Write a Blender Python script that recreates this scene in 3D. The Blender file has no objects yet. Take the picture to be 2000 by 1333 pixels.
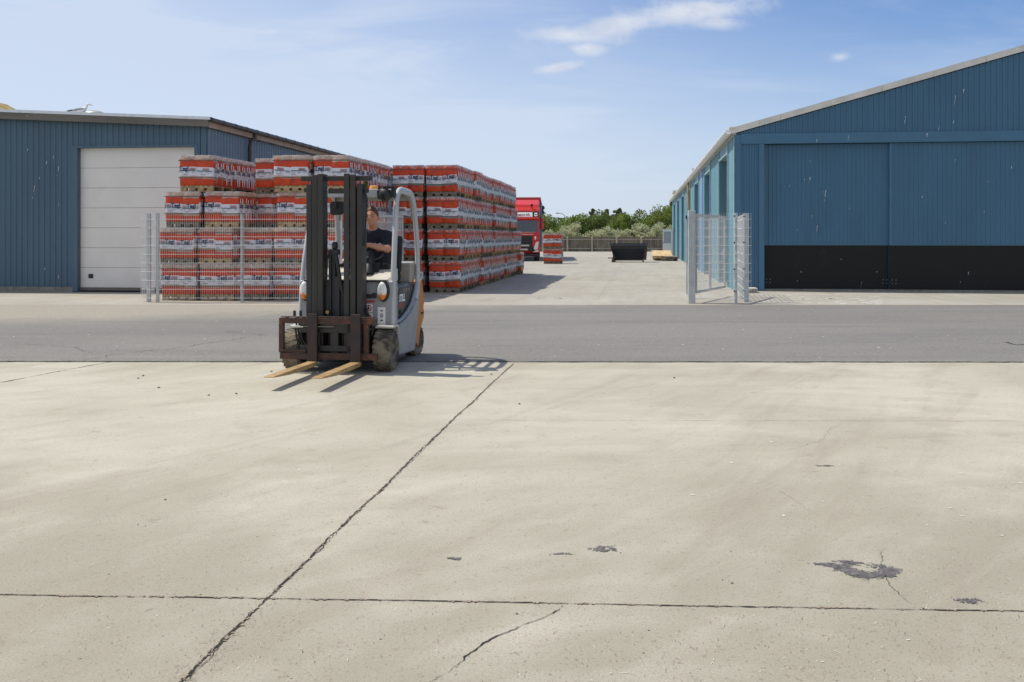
import bpy, bmesh, math, random
from mathutils import Vector, Matrix, noise as mnoise

# ------------------------------------------------------------------ camera, sky, sun, exposure
scene = bpy.context.scene
COL = scene.collection
cam = bpy.data.objects.new('camera', bpy.data.cameras.new('camera'))
COL.objects.link(cam)
cam.location = (0, 0, 1.5)
cam.rotation_euler = (math.radians(90), 0, 0)
cam.data.sensor_width = 36
cam.data.lens = 35.1
cam.data.shift_y = -0.1018
cam.data.clip_end = 4000
scene.camera = cam
scene.view_settings.view_transform = 'Standard'
scene.view_settings.look = 'None'
scene.view_settings.gamma = 1
scene.view_settings.exposure = 0.0

SUN_DIR = Vector((-0.492, 0.155, 0.856)).normalized()
SUN_EL = math.asin(SUN_DIR.z)
SUN_AZ = math.atan2(SUN_DIR.x, SUN_DIR.y)
sun = bpy.data.objects.new('sun', bpy.data.lights.new('sun', 'SUN'))
COL.objects.link(sun)
sun.data.energy = 4.6
sun.data.angle = math.radians(0.5)
sun.data.color = (1.0, 0.93, 0.785)
sun.rotation_euler = SUN_DIR.to_track_quat('Z', 'Y').to_euler()


class NB:
    """tiny node builder"""
    def __init__(s, nt):
        s.nt = nt
    def n(s, t, **kw):
        nd = s.nt.nodes.new(t)
        for k, v in kw.items():
            setattr(nd, k, v)
        return nd
    def link(s, a, b):
        s.nt.links.new(a, b)
    def put(s, sock, v):
        if isinstance(v, bpy.types.NodeSocket):
            s.link(v, sock)
        else:
            sock.default_value = v
    def m(s, op, a, b=0.0, c=None, clamp=False):
        nd = s.n('ShaderNodeMath', operation=op, use_clamp=clamp)
        s.put(nd.inputs[0], a); s.put(nd.inputs[1], b)
        if c is not None:
            s.put(nd.inputs[2], c)
        return nd.outputs[0]
    def step(s, v, a, b, x=0.0, y=1.0):
        nd = s.n('ShaderNodeMapRange', interpolation_type='SMOOTHSTEP')
        s.put(nd.inputs[0], v)
        nd.inputs[1].default_value = a; nd.inputs[2].default_value = b
        nd.inputs[3].default_value = x; nd.inputs[4].default_value = y
        return nd.outputs[0]
    def noise(s, vec, scale, detail=3.0, rough=0.55, dist=0.0):
        nd = s.n('ShaderNodeTexNoise')
        if vec is not None:
            s.link(vec, nd.inputs['Vector'])
        nd.inputs['Scale'].default_value = scale
        nd.inputs['Detail'].default_value = detail
        nd.inputs['Roughness'].default_value = rough
        nd.inputs['Distortion'].default_value = dist
        return nd.outputs[0]
    def mapv(s, vec, scale=(1, 1, 1), rot=(0, 0, 0), loc=(0, 0, 0)):
        nd = s.n('ShaderNodeMapping')
        s.link(vec, nd.inputs[0])
        nd.inputs[1].default_value = loc
        nd.inputs[2].default_value = rot
        nd.inputs[3].default_value = scale
        return nd.outputs[0]
    def along(s, vec, ang, scale, loc=(0, 0, 0)):
        return s.mapv(s.mapv(vec, rot=(0, 0, -math.radians(ang)), loc=loc), scale)
    def mix(s, f, a, b, mode='MIX'):
        nd = s.n('ShaderNodeMix', data_type='RGBA', blend_type=mode)
        s.put(nd.inputs[0], f)
        for i, v in ((6, a), (7, b)):
            if not isinstance(v, bpy.types.NodeSocket):
                v = tuple(v) + (1,) if len(v) == 3 else v
            s.put(nd.inputs[i], v)
        return nd.outputs[2]


def make_world():
    w = bpy.data.worlds.new('World')
    scene.world = w
    w.use_nodes = True
    nt = w.node_tree
    nt.nodes.clear()
    B = NB(nt)
    out = B.n('ShaderNodeOutputWorld')
    bg = B.n('ShaderNodeBackground')
    bg.inputs[1].default_value = 0.1
    sky = B.n('ShaderNodeTexSky', sky_type='NISHITA')
    sky.sun_disc = False
    sky.sun_elevation = SUN_EL
    sky.sun_rotation = SUN_AZ
    sky.air_density = 1.0
    sky.dust_density = 0.6
    sky.ozone_density = 2.0
    tc = B.n('ShaderNodeTexCoord')
    sep = B.n('ShaderNodeSeparateXYZ')
    B.link(tc.outputs['Generated'], sep.inputs[0])
    dx, dy, dz = sep.outputs
    dyc = B.m('MAXIMUM', dy, 0.15)
    tx = B.m('DIVIDE', dx, dyc)
    tz = B.m('DIVIDE', dz, dyc)
    front = B.step(dy, 0.2, 0.5)
    comb = B.n('ShaderNodeCombineXYZ')
    B.link(tx, comb.inputs[0]); B.link(tz, comb.inputs[1])
    p = comb.outputs[0]
    # thin high veil, thicker on the left where the sun stands
    az = B.step(tx, -0.60, 0.50, 1.0, 0.0)
    lowv = B.step(tz, 0.26, 0.03, 0.0, 1.0)
    streak = B.noise(B.mapv(p, (2.2, 11, 1), (0, 0, 0.10)), 1.6, 4, 0.6, 0.6)
    streak = B.step(streak, 0.42, 0.72)
    veil = B.m('MULTIPLY', az, 0.92)
    veil = B.m('ADD', veil, B.m('MULTIPLY', lowv, 0.68))
    lim = B.step(tx, -0.45, 0.25, 0.42, 0.16)
    veil = B.m('ADD', veil, B.m('MULTIPLY', streak, lim))
    # one bank of streaks just above the stacks
    s2 = B.noise(B.mapv(p, (2.0, 18, 1), (0, 0, -0.03), (3.1, 0.4, 0)), 1.5, 3, 0.5, 0.3)
    s2 = B.m('MULTIPLY', B.step(s2, 0.45, 0.68), B.m('MULTIPLY', B.step(tz, 0.07, 0.11), B.step(tz, 0.17, 0.13)))
    veil = B.m('ADD', veil, B.m('MULTIPLY', s2, 0.22), clamp=True)
    back = B.step(dy, 0.35, -0.25)      # unseen white veil added behind the camera to brighten shaded faces
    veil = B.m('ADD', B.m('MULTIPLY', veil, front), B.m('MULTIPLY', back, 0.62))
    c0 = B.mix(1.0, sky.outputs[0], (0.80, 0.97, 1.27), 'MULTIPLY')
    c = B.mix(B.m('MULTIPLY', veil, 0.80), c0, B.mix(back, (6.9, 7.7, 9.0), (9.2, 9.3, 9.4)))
    # small fair-weather clouds
    nz = B.noise(B.mapv(p, (1, 1.8, 1)), 17, 7, 0.68, 0.5)
    nz2 = B.noise(p, 55, 4, 0.6)
    tot = None
    for (px, py, rx, ry, rot, k) in ((1350, 22, 130, 26, 0.10, 1.0), (1215, 48, 75, 22, 0.25, .95), (1120, 70, 90, 16, -0.04, .9),
                                     (1148, 96, 36, 14, -0.05, .95), (1092, 132, 46, 9, 0.16, .9), (1640, 112, 22, 10, 0.1, .6),
                                     (1400, 44, 50, 14, -0.05, .8), (640, 70, 70, 14, 0, .25), (530, 62, 16, 7, 0, .3)):
        cx, cz = (px - 1000) / 1950, (463 - py) / 1950
        ux = B.m('SUBTRACT', tx, cx); uz = B.m('SUBTRACT', tz, cz)
        cr, sr = math.cos(rot), math.sin(rot)
        a = B.m('ADD', B.m('MULTIPLY', ux, cr * 1950 / rx), B.m('MULTIPLY', uz, sr * 1950 / rx))
        b = B.m('ADD', B.m('MULTIPLY', ux, -sr * 1950 / ry), B.m('MULTIPLY', uz, cr * 1950 / ry))
        d = B.m('SQRT', B.m('ADD', B.m('MULTIPLY', a, a), B.m('MULTIPLY', b, b)))
        d = B.m('ADD', d, B.m('MULTIPLY', B.m('SUBTRACT', nz, 0.5), 2.4))
        d = B.m('ADD', d, B.m('MULTIPLY', B.m('SUBTRACT', nz2, 0.5), 0.7))
        mk = B.m('MULTIPLY', B.step(d, 1.45, 0.15), k)
        tot = mk if tot is None else B.m('MAXIMUM', tot, mk)
    tot = B.m('MULTIPLY', B.m('MULTIPLY', tot, front), 0.84)
    shade = B.mix(B.step(nz, 0.35, 0.65), (6.4, 6.9, 8.0), (8.6, 8.8, 9.2))
    c = B.mix(tot, c, shade)
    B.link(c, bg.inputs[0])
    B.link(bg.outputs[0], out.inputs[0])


make_world()

# ------------------------------------------------------------------ helpers
R = math.radians
TH = math.atan(0.128)          # the whole yard is turned by this about z
CT, ST = math.cos(TH), math.sin(TH)
RNG = random.Random(7)


def G(a, b, z=0.0):            # yard frame -> world
    return Vector((a * CT + b * ST, -a * ST + b * CT, z))


def toG(x, y):
    return (x * CT - y * ST, x * ST + y * CT)


MATS = {}


def mat(name, color, rough=0.6, metal=0.0, var=0.12, scale=6.0, bump=0.0, bscale=40.0, dirt=None, dirt_amt=0.0,
        dirt_scale=3.0, stretch=(1, 1, 1), coat=0.0, spec=0.5, trans=None):
    m = bpy.data.materials.new(name)
    m.use_nodes = True
    nt = m.node_tree
    bs = nt.nodes['Principled BSDF']
    B = NB(nt)
    tc = B.n('ShaderNodeTexCoord')
    v = tc.outputs['Object']
    vs = B.mapv(v, stretch)
    c0 = tuple(color)
    n1 = B.noise(vs, scale, 5, 0.6)
    lo = tuple(max(0, x * (1 - var)) for x in c0)
    hi = tuple(min(1, x * (1 + var)) for x in c0)
    c = B.mix(B.step(n1, 0.3, 0.7), lo, hi)
    if dirt is not None:
        n2 = B.noise(vs, dirt_scale, 6, 0.68, 0.4)
        th = 0.75 - 0.4 * dirt_amt
        c = B.mix(B.m('MULTIPLY', B.step(n2, th - 0.08, th + 0.12), min(1, 0.4 + dirt_amt)), c, dirt)
    B.link(c, bs.inputs['Base Color'])
    rn = B.m('ADD', B.m('MULTIPLY', n1, 0.2), rough - 0.1, clamp=True)
    B.link(rn, bs.inputs['Roughness'])
    bs.inputs['Metallic'].default_value = metal
    bs.inputs['Specular IOR Level'].default_value = spec
    if coat:
        bs.inputs['Coat Weight'].default_value = coat
        bs.inputs['Coat Roughness'].default_value = 0.15
    if bump:
        bp = B.n('ShaderNodeBump')
        bp.inputs['Strength'].default_value = bump
        bp.inputs['Distance'].default_value = 0.01
        B.link(B.noise(v, bscale, 4, 0.6), bp.inputs['Height'])
        B.link(bp.outputs[0], bs.inputs['Normal'])
    if trans:
        out = nt.nodes['Material Output']
        tr = B.n('ShaderNodeBsdfTransparent')
        mx = B.n('ShaderNodeMixShader')
        nn = B.noise(v, 14, 4, 0.6, 0.8)
        B.link(B.step(nn, 0.35, 0.72, trans[0], trans[1]), mx.inputs[0])
        B.link(tr.outputs[0], mx.inputs[1])
        B.link(bs.outputs[0], mx.inputs[2])
        B.link(mx.outputs[0], out.inputs[0])
    MATS[name] = m
    return m


class MB:
    """collects faces, builds ONE mesh object"""
    def __init__(s):
        s.v = []; s.f = []; s.mi = []; s.cur = 0; s.M = Matrix.Identity(4)
    def vert(s, p):
        s.v.append(s.M @ Vector(p)); return len(s.v) - 1
    def face(s, ids, mi=None):
        s.f.append(list(ids)); s.mi.append(s.cur if mi is None else mi)
    def poly(s, pts, mi=None):
        s.face([s.vert(p) for p in pts], mi)
    def box(s, x0, x1, y0, y1, z0, z1, mi=None, rot=None, faces='all'):
        ps = [(x0, y0, z0), (x1, y0, z0), (x1, y1, z0), (x0, y1, z0), (x0, y0, z1), (x1, y0, z1), (x1, y1, z1), (x0, y1, z1)]
        if rot is not None:
            ctr = Vector(((x0 + x1) / 2, (y0 + y1) / 2, (z0 + z1) / 2))
            ps = [rot @ (Vector(p) - ctr) + ctr for p in ps]
        i = [s.vert(p) for p in ps]
        for q in ((0, 3, 2, 1), (4, 5, 6, 7), (0, 1, 5, 4), (1, 2, 6, 5), (2, 3, 7, 6), (3, 0, 4, 7)):
            s.face([i[k] for k in q], mi)
    def prism(s, poly, axis, a, b, mi=None, shrink=None):
        """poly: 2D points; axis 'x': poly is (y,z); 'y': (x,z); 'z': (x,y)"""
        def P(p, t):
            return {'x': (t, p[0], p[1]), 'y': (p[0], t, p[1]), 'z': (p[0], p[1], t)}[axis]
        A = [s.vert(P(p, a)) for p in poly]
        Bv = [s.vert(P(p, b)) for p in poly]
        n = len(poly)
        s.face(A, mi); s.face(Bv[::-1], mi)
        for k in range(n):
            s.face([A[k], Bv[k], Bv[(k + 1) % n], A[(k + 1) % n]], mi)
    def tube(s, pts, r, n=8, mi=None, cap=True, sx=1.0, sy=1.0, up=(0, 0, 1)):
        pts = [Vector(p) for p in pts]
        rs = r if isinstance(r, (list, tuple)) else [r] * len(pts)
        rings = []
        prev = None
        for k, p in enumerate(pts):
            if k == 0: t = pts[1] - p
            elif k == len(pts) - 1: t = p - pts[k - 1]
            else: t = (pts[k + 1] - p).normalized() + (p - pts[k - 1]).normalized()
            t.normalize()
            u = Vector(up) if prev is None else prev
            if abs(u.dot(t)) > 0.98: u = Vector((1, 0, 0)) if abs(t.x) < 0.9 else Vector((0, 1, 0))
            e1 = (u - t * u.dot(t)).normalized()
            prev = e1
            e2 = t.cross(e1)
            rings.append([s.vert(p + (e1 * math.cos(2 * math.pi * j / n) * sx + e2 * math.sin(2 * math.pi * j / n) * sy) * rs[k]) for j in range(n)])
        for k in range(len(rings) - 1):
            for j in range(n):
                s.face([rings[k][j], rings[k][(j + 1) % n], rings[k + 1][(j + 1) % n], rings[k + 1][j]], mi)
        if cap:
            s.face(rings[0][::-1], mi); s.face(rings[-1], mi)
    def lathe(s, prof, axis='x', c=(0, 0, 0), n=32, mi=None, close=False):
        """prof: (along, radius)"""
        rings = []
        for (h, r) in prof:
            ring = []
            for j in range(n):
                a = 2 * math.pi * j / n
                q = {'x': (h, r * math.cos(a), r * math.sin(a)), 'y': (r * math.cos(a), h, r * math.sin(a)), 'z': (r * math.cos(a), r * math.sin(a), h)}[axis]
                ring.append(s.vert(Vector(c) + Vector(q)))
            rings.append(ring)
        for k in range(len(rings) - 1):
            for j in range(n):
                s.face([rings[k][j], rings[k][(j + 1) % n], rings[k + 1][(j + 1) % n], rings[k + 1][j]], mi)
        s.face(rings[0][::-1], mi); s.face(rings[-1], mi)
    def mesh_faces(s, verts, faces, mi=None):
        o = [s.vert(p) for p in verts]
        for f in faces:
            s.face([o[k] for k in f], mi)
    def build(s, name, mats, parent=None, loc=None, rotz=None, smooth=None, bevel=None, fixn=True):
        me = bpy.data.meshes.new(name)
        me.from_pydata([tuple(v) for v in s.v], [], s.f)
        if not isinstance(mats, (list, tuple)): mats = [mats]
        for m in mats: me.materials.append(MATS[m] if isinstance(m, str) else m)
        me.polygons.foreach_set('material_index', s.mi)
        if fixn:
            bm = bmesh.new(); bm.from_mesh(me)
            bmesh.ops.recalc_face_normals(bm, faces=bm.faces)
            bm.to_mesh(me); bm.free()
        if smooth:
            me.polygons.foreach_set('use_smooth', [True] * len(me.polygons))
            me.set_sharp_from_angle(angle=R(smooth))
        me.update()
        o = bpy.data.objects.new(name, me)
        COL.objects.link(o)
        if parent: o.parent = parent
        if loc is not None: o.location = loc
        if rotz is not None: o.rotation_euler = (0, 0, rotz)
        if bevel:
            b = o.modifiers.new('bevel', 'BEVEL'); b.width = bevel; b.segments = 2; b.limit_method = 'ANGLE'; b.angle_limit = R(40)
            b.harden_normals = False
        return o


def tag(o, label=None, cat=None, group=None, kind=None):
    if label: o['label'] = label
    if cat: o['category'] = cat
    if group: o['group'] = group
    if kind: o['kind'] = kind
    return o


def thing(name, label, cat, loc=(0, 0, 0), rotz=0.0, group=None):
    o = bpy.data.objects.new(name, None)
    o.empty_display_size = 0.2
    COL.objects.link(o)
    o.location = loc; o.rotation_euler = (0, 0, rotz)
    return tag(o, label, cat, group)


CHILD = {}


def copy_tree(o, parent=None):
    c = o.copy(); COL.objects.link(c)
    if parent: c.parent = parent
    for ch in [x for x in o.children]:
        copy_tree(ch, c)
    return c


def text_mesh(txt, size, bold=0.0, shear=0.0):
    cu = bpy.data.curves.new('t', 'FONT')
    cu.body = txt; cu.size = size; cu.resolution_u = 3; cu.offset = bold; cu.shear = shear
    cu.align_x = 'CENTER'
    o = bpy.data.objects.new('t', cu)
    COL.objects.link(o)
    bpy.context.view_layer.update()
    me = bpy.data.meshes.new_from_object(o.evaluated_get(bpy.context.evaluated_depsgraph_get()))
    vs = [tuple(v.co) for v in me.vertices]; fs = [tuple(p.vertices) for p in me.polygons]
    bpy.data.objects.remove(o); bpy.data.curves.remove(cu); bpy.data.meshes.remove(me)
    return vs, fs


# ------------------------------------------------------------------ materials
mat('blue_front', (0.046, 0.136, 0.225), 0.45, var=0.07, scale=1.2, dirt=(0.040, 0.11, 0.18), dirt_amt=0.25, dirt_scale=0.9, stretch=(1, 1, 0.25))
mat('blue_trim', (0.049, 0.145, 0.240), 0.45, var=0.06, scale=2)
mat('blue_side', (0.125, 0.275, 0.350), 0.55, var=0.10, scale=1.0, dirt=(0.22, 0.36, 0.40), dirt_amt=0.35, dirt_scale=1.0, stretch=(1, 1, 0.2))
mat('blue_pale', (0.26, 0.42, 0.46), 0.6, var=0.15, scale=2.0, dirt=(0.5, 0.55, 0.55), dirt_amt=0.3)
mat('blue_violet', (0.16, 0.27, 0.52), 0.5, var=0.06)
mat('blue_left', (0.062, 0.118, 0.168), 0.5, var=0.07, scale=1.0, dirt=(0.04, 0.09, 0.15), dirt_amt=0.25, dirt_scale=0.8, stretch=(1, 1, 0.2))
mat('blue_left_side', (0.13, 0.20, 0.27), 0.45, var=0.06, scale=1.0)
mat('dark_door', (0.008, 0.008, 0.008), 0.6, spec=0.3, var=0.15, scale=2, dirt=(0.03, 0.028, 0.025), dirt_amt=0.2, dirt_scale=2.0)
mat('deep_dark', (0.006, 0.006, 0.007), 0.8)
mat('white_trim', (0.66, 0.63, 0.57), 0.6, var=0.1, scale=2, dirt=(0.30, 0.24, 0.16), dirt_amt=0.15, dirt_scale=3)
mat('gutter_white', (0.80, 0.79, 0.76), 0.5, var=0.1, scale=3, dirt=(0.3, 0.26, 0.2), dirt_amt=0.2)
mat('gutter_dark', (0.16, 0.13, 0.11), 0.7)  # dark brown of the gutter bands, also on verge trim and door seal
mat('white_door', (0.74, 0.72, 0.68), 0.5, var=0.03, scale=1.5, dirt=(0.66, 0.63, 0.58), dirt_amt=0.25, dirt_scale=1.2)
mat('seam', (0.30, 0.28, 0.25), 0.6)
mat('dropping', (0.64, 0.64, 0.62), 0.8)
mat('fascia_wood', (0.145, 0.135, 0.115), 0.75, var=0.15, scale=2, stretch=(0.3, 0.3, 3), bump=0.2)
mat('fascia_side', (0.34, 0.26, 0.19), 0.7, var=0.15, scale=2, bump=0.2)
mat('flashing', (0.66, 0.68, 0.70), 0.35, metal=0.3, var=0.08)
mat('brown_pipe', (0.045, 0.04, 0.042), 0.4, var=0.1)
mat('plinth', (0.22, 0.21, 0.18), 0.85, var=0.2, bump=0.3)
mat('roof_grey', (0.25, 0.25, 0.25), 0.8, var=0.2)
mat('moss_roof', (0.30, 0.22, 0.08), 0.9, var=0.4, scale=3, bump=0.4)
mat('galv', (0.46, 0.48, 0.475), 0.55, metal=0.1, var=0.10, scale=7, dirt=(0.33, 0.37, 0.40), dirt_amt=0.3)
mat('galv_wire', (0.74, 0.75, 0.73), 0.5, metal=0.0, var=0.05)
mat('black_plastic', (0.014, 0.014, 0.015), 0.5, var=0.15)
mat('rubber', (0.05, 0.044, 0.036), 0.9, var=0.3, scale=9, dirt=(0.22, 0.185, 0.13), dirt_amt=0.7, dirt_scale=4, bump=0.3)
mat('rim', (0.018, 0.018, 0.018), 0.6, var=0.2, dirt=(0.05, 0.045, 0.04), dirt_amt=0.3)
mat('mast_steel', (0.030, 0.027, 0.024), 0.5, var=0.2, scale=5, dirt=(0.06, 0.035, 0.025), dirt_amt=0.2, dirt_scale=4, stretch=(1, 1, 0.3))
mat('rusty', (0.055, 0.024, 0.016), 0.6, var=0.3, scale=8, dirt=(0.17, 0.055, 0.018), dirt_amt=0.45, dirt_scale=5, bump=0.2)
mat('rusty_dark', (0.028, 0.017, 0.015), 0.5, var=0.25, scale=8, dirt=(0.07, 0.028, 0.016), dirt_amt=0.3, dirt_scale=5)
mat('fork_steel', (0.42, 0.28, 0.13), 0.5, metal=0.25, var=0.2, scale=7, dirt=(0.22, 0.11, 0.045), dirt_amt=0.3, dirt_scale=5)
mat('truck_grey', (0.30, 0.315, 0.33), 0.45, var=0.06, scale=2, dirt=(0.21, 0.205, 0.19), dirt_amt=0.35, dirt_scale=4, coat=0.1)
mat('guard_grey', (0.43, 0.44, 0.45), 0.4, var=0.05, scale=3, coat=0.2)
mat('guard_under', (0.30, 0.30, 0.27), 0.6)
mat('navy', (0.008, 0.011, 0.024), 0.35, var=0.1, coat=0.4)
mat('anthracite', (0.035, 0.035, 0.036), 0.4, var=0.1)
mat('truck_orange', (0.52, 0.18, 0.02), 0.45, var=0.08, dirt=(0.4, 0.13, 0.02), dirt_amt=0.2)
mat('cream', (0.55, 0.52, 0.46), 0.5, var=0.08, dirt=(0.35, 0.33, 0.29), dirt_amt=0.3)
mat('seat_cloth', (0.018, 0.018, 0.02), 0.85, var=0.3)
mat('hood_beige', (0.34, 0.31, 0.25), 0.45, var=0.1, coat=0.2)
mat('lens_clear', (0.75, 0.75, 0.73), 0.15, var=0.15, scale=30, coat=0.8)
mat('lens_amber', (0.75, 0.22, 0.03), 0.2, var=0.15, scale=30, coat=0.8)
mat('beacon', (0.85, 0.33, 0.02), 0.25, var=0.05, coat=0.6)
mat('chrome', (0.65, 0.65, 0.63), 0.2, metal=0.9, var=0.05)
mat('white_paint', (0.80, 0.80, 0.78), 0.5, var=0.03)
mat('red_print', (0.55, 0.03, 0.02), 0.5, var=0.05)
mat('orange_print', (0.65, 0.12, 0.02), 0.5, var=0.05)
mat('glass_dark', (0.015, 0.02, 0.02), 0.06, var=0.1, coat=1.0, spec=0.8)
mat('skin', (0.52, 0.25, 0.155), 0.5, var=0.12, scale=14)
mat('hair', (0.095, 0.050, 0.024), 0.6, var=0.35, scale=60, stretch=(1, 0.3, 1))
mat('shirt', (0.012, 0.014, 0.026), 0.85, var=0.2, scale=10, bump=0.3, bscale=20)
mat('trousers', (0.016, 0.016, 0.019), 0.85, var=0.3, scale=8, bump=0.3, bscale=15)
mat('shoe', (0.02, 0.018, 0.016), 0.6)
mat('sack_orange', (0.55, 0.053, 0.010), 0.42, var=0.16, scale=7, dirt=(0.33, 0.028, 0.010), dirt_amt=0.4, dirt_scale=3, bump=0.35, bscale=14, coat=0.08, spec=0.35)
mat('sack_beige', (0.44, 0.29, 0.215), 0.4, var=0.15, scale=9, bump=0.35, bscale=18)
mat('sack_grey', (0.22, 0.22, 0.20), 0.4, var=0.15, scale=9, bump=0.35, bscale=18)
mat('sack_white', (0.66, 0.66, 0.71), 0.4, var=0.05, scale=8, bump=0.2, bscale=16)
mat('print_navy', (0.02, 0.032, 0.085), 0.4, var=0.1)
mat('print_red', (0.55, 0.03, 0.02), 0.4, var=0.1)
mat('print_grey', (0.36, 0.37, 0.43), 0.4, var=0.1)
mat('print_yellow', (0.75, 0.55, 0.05), 0.4, var=0.1)
mat('strap_plastic', (0.09, 0.085, 0.08), 0.4, var=0.2)
mat('film', (0.8, 0.8, 0.8), 0.22, var=0.05, bump=0.8, bscale=22, trans=(0.02, 0.55), coat=0.3)
mat('pallet_wood', (0.42, 0.29, 0.15), 0.8, var=0.25, scale=5, dirt=(0.17, 0.12, 0.075), dirt_amt=0.5, dirt_scale=4, stretch=(1, 3, 3), bump=0.3)
mat('pallet_grey', (0.20, 0.165, 0.12), 0.85, var=0.25, scale=5, dirt=(0.09, 0.07, 0.05), dirt_amt=0.5, dirt_scale=4, stretch=(1, 3, 3), bump=0.3)
mat('pallet_new', (0.58, 0.43, 0.24), 0.8, var=0.2, scale=5, dirt=(0.36, 0.25, 0.13), dirt_amt=0.4, dirt_scale=3, stretch=(3, 0.5, 3))
mat('fence_wood', (0.17, 0.15, 0.12), 0.9, var=0.3, scale=1.5, dirt=(0.06, 0.055, 0.045), dirt_amt=0.4, dirt_scale=0.7, stretch=(6, 1, 0.6))
mat('fence_rail', (0.36, 0.32, 0.26), 0.9, var=0.2)
mat('cut_wood', (0.75, 0.60, 0.42), 0.8)
mat('truck_red', (0.58, 0.018, 0.014), 0.35, var=0.05, coat=0.35)
mat('tarp_red', (0.28, 0.02, 0.02), 0.5)
mat('tarp_blue', (0.02, 0.05, 0.22), 0.6)
mat('skip_black', (0.014, 0.015, 0.018), 0.5, var=0.25, dirt=(0.05, 0.045, 0.04), dirt_amt=0.3)
mat('skip_rim', (0.06, 0.065, 0.085), 0.45)
mat('rust_light', (0.23, 0.11, 0.06), 0.8, var=0.3)
mat('downpipe_tan', (0.50, 0.27, 0.06), 0.6, var=0.2)
mat('concrete_block', (0.48, 0.46, 0.42), 0.85, var=0.12, bump=0.3)
mat('leaf_bright', (0.18, 0.235, 0.055), 0.6, var=0.45, scale=0.9, spec=0.3)
mat('leaf_mid', (0.135, 0.185, 0.05), 0.6, var=0.45, scale=0.9, spec=0.3)
mat('leaf_pine', (0.11, 0.14, 0.065), 0.7, var=0.4, scale=1.2, spec=0.3)
mat('leaf_silver', (0.48, 0.50, 0.32), 0.6, var=0.4, scale=2.5, spec=0.3)
mat('bark', (0.06, 0.05, 0.04), 0.9, var=0.3)
mat('moss', (0.42, 0.33, 0.06), 0.9, var=0.4, scale=20)
mat('weed', (0.10, 0.17, 0.03), 0.8, var=0.4, scale=20)
mat('joint_dark', (0.022, 0.018, 0.014), 0.95, var=0.5, scale=25)
mat('joint_edge', (0.25, 0.20, 0.15), 0.95, var=0.4, scale=30)
mat('oil', (0.108, 0.10, 0.102), 0.7, var=0.45, scale=30, dirt=(0.2, 0.18, 0.17), dirt_amt=0.35, dirt_scale=25)
mat('twig', (0.10, 0.07, 0.045), 0.9, var=0.5, scale=3)
mat('chaff_brown', (0.22, 0.15, 0.09), 0.9, var=0.4)
mat('chaff_pale', (0.62, 0.58, 0.48), 0.9, var=0.2)
mat('pebble', (0.09, 0.065, 0.05), 0.9, var=0.5, scale=3)
mat('gull_white', (0.78, 0.78, 0.78), 0.7, var=0.05)
mat('gull_grey', (0.30, 0.32, 0.34), 0.7, var=0.1)
mat('gull_black', (0.02, 0.02, 0.02), 0.7)
mat('gull_bill', (0.60, 0.33, 0.05), 0.5)
mat('lamp_metal', (0.35, 0.36, 0.36), 0.5, metal=0.4)
mat('lamp_amber', (0.65, 0.45, 0.2), 0.4)
for nm in ('leaf_bright', 'leaf_mid', 'leaf_pine', 'leaf_silver', 'moss', 'weed'):   # light through leaves
    nt = MATS[nm].node_tree
    bs = nt.nodes['Principled BSDF']
    B = NB(nt)
    tl = B.n('ShaderNodeBsdfTranslucent')
    src = bs.inputs['Base Color'].links[0].from_socket
    B.link(src, tl.inputs[0])
    mx = B.n('ShaderNodeMixShader'); mx.inputs[0].default_value = 0.45
    B.link(bs.outputs[0], mx.inputs[1]); B.link(tl.outputs[0], mx.inputs[2])
    B.link(mx.outputs[0], nt.nodes['Material Output'].inputs[0])


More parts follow.
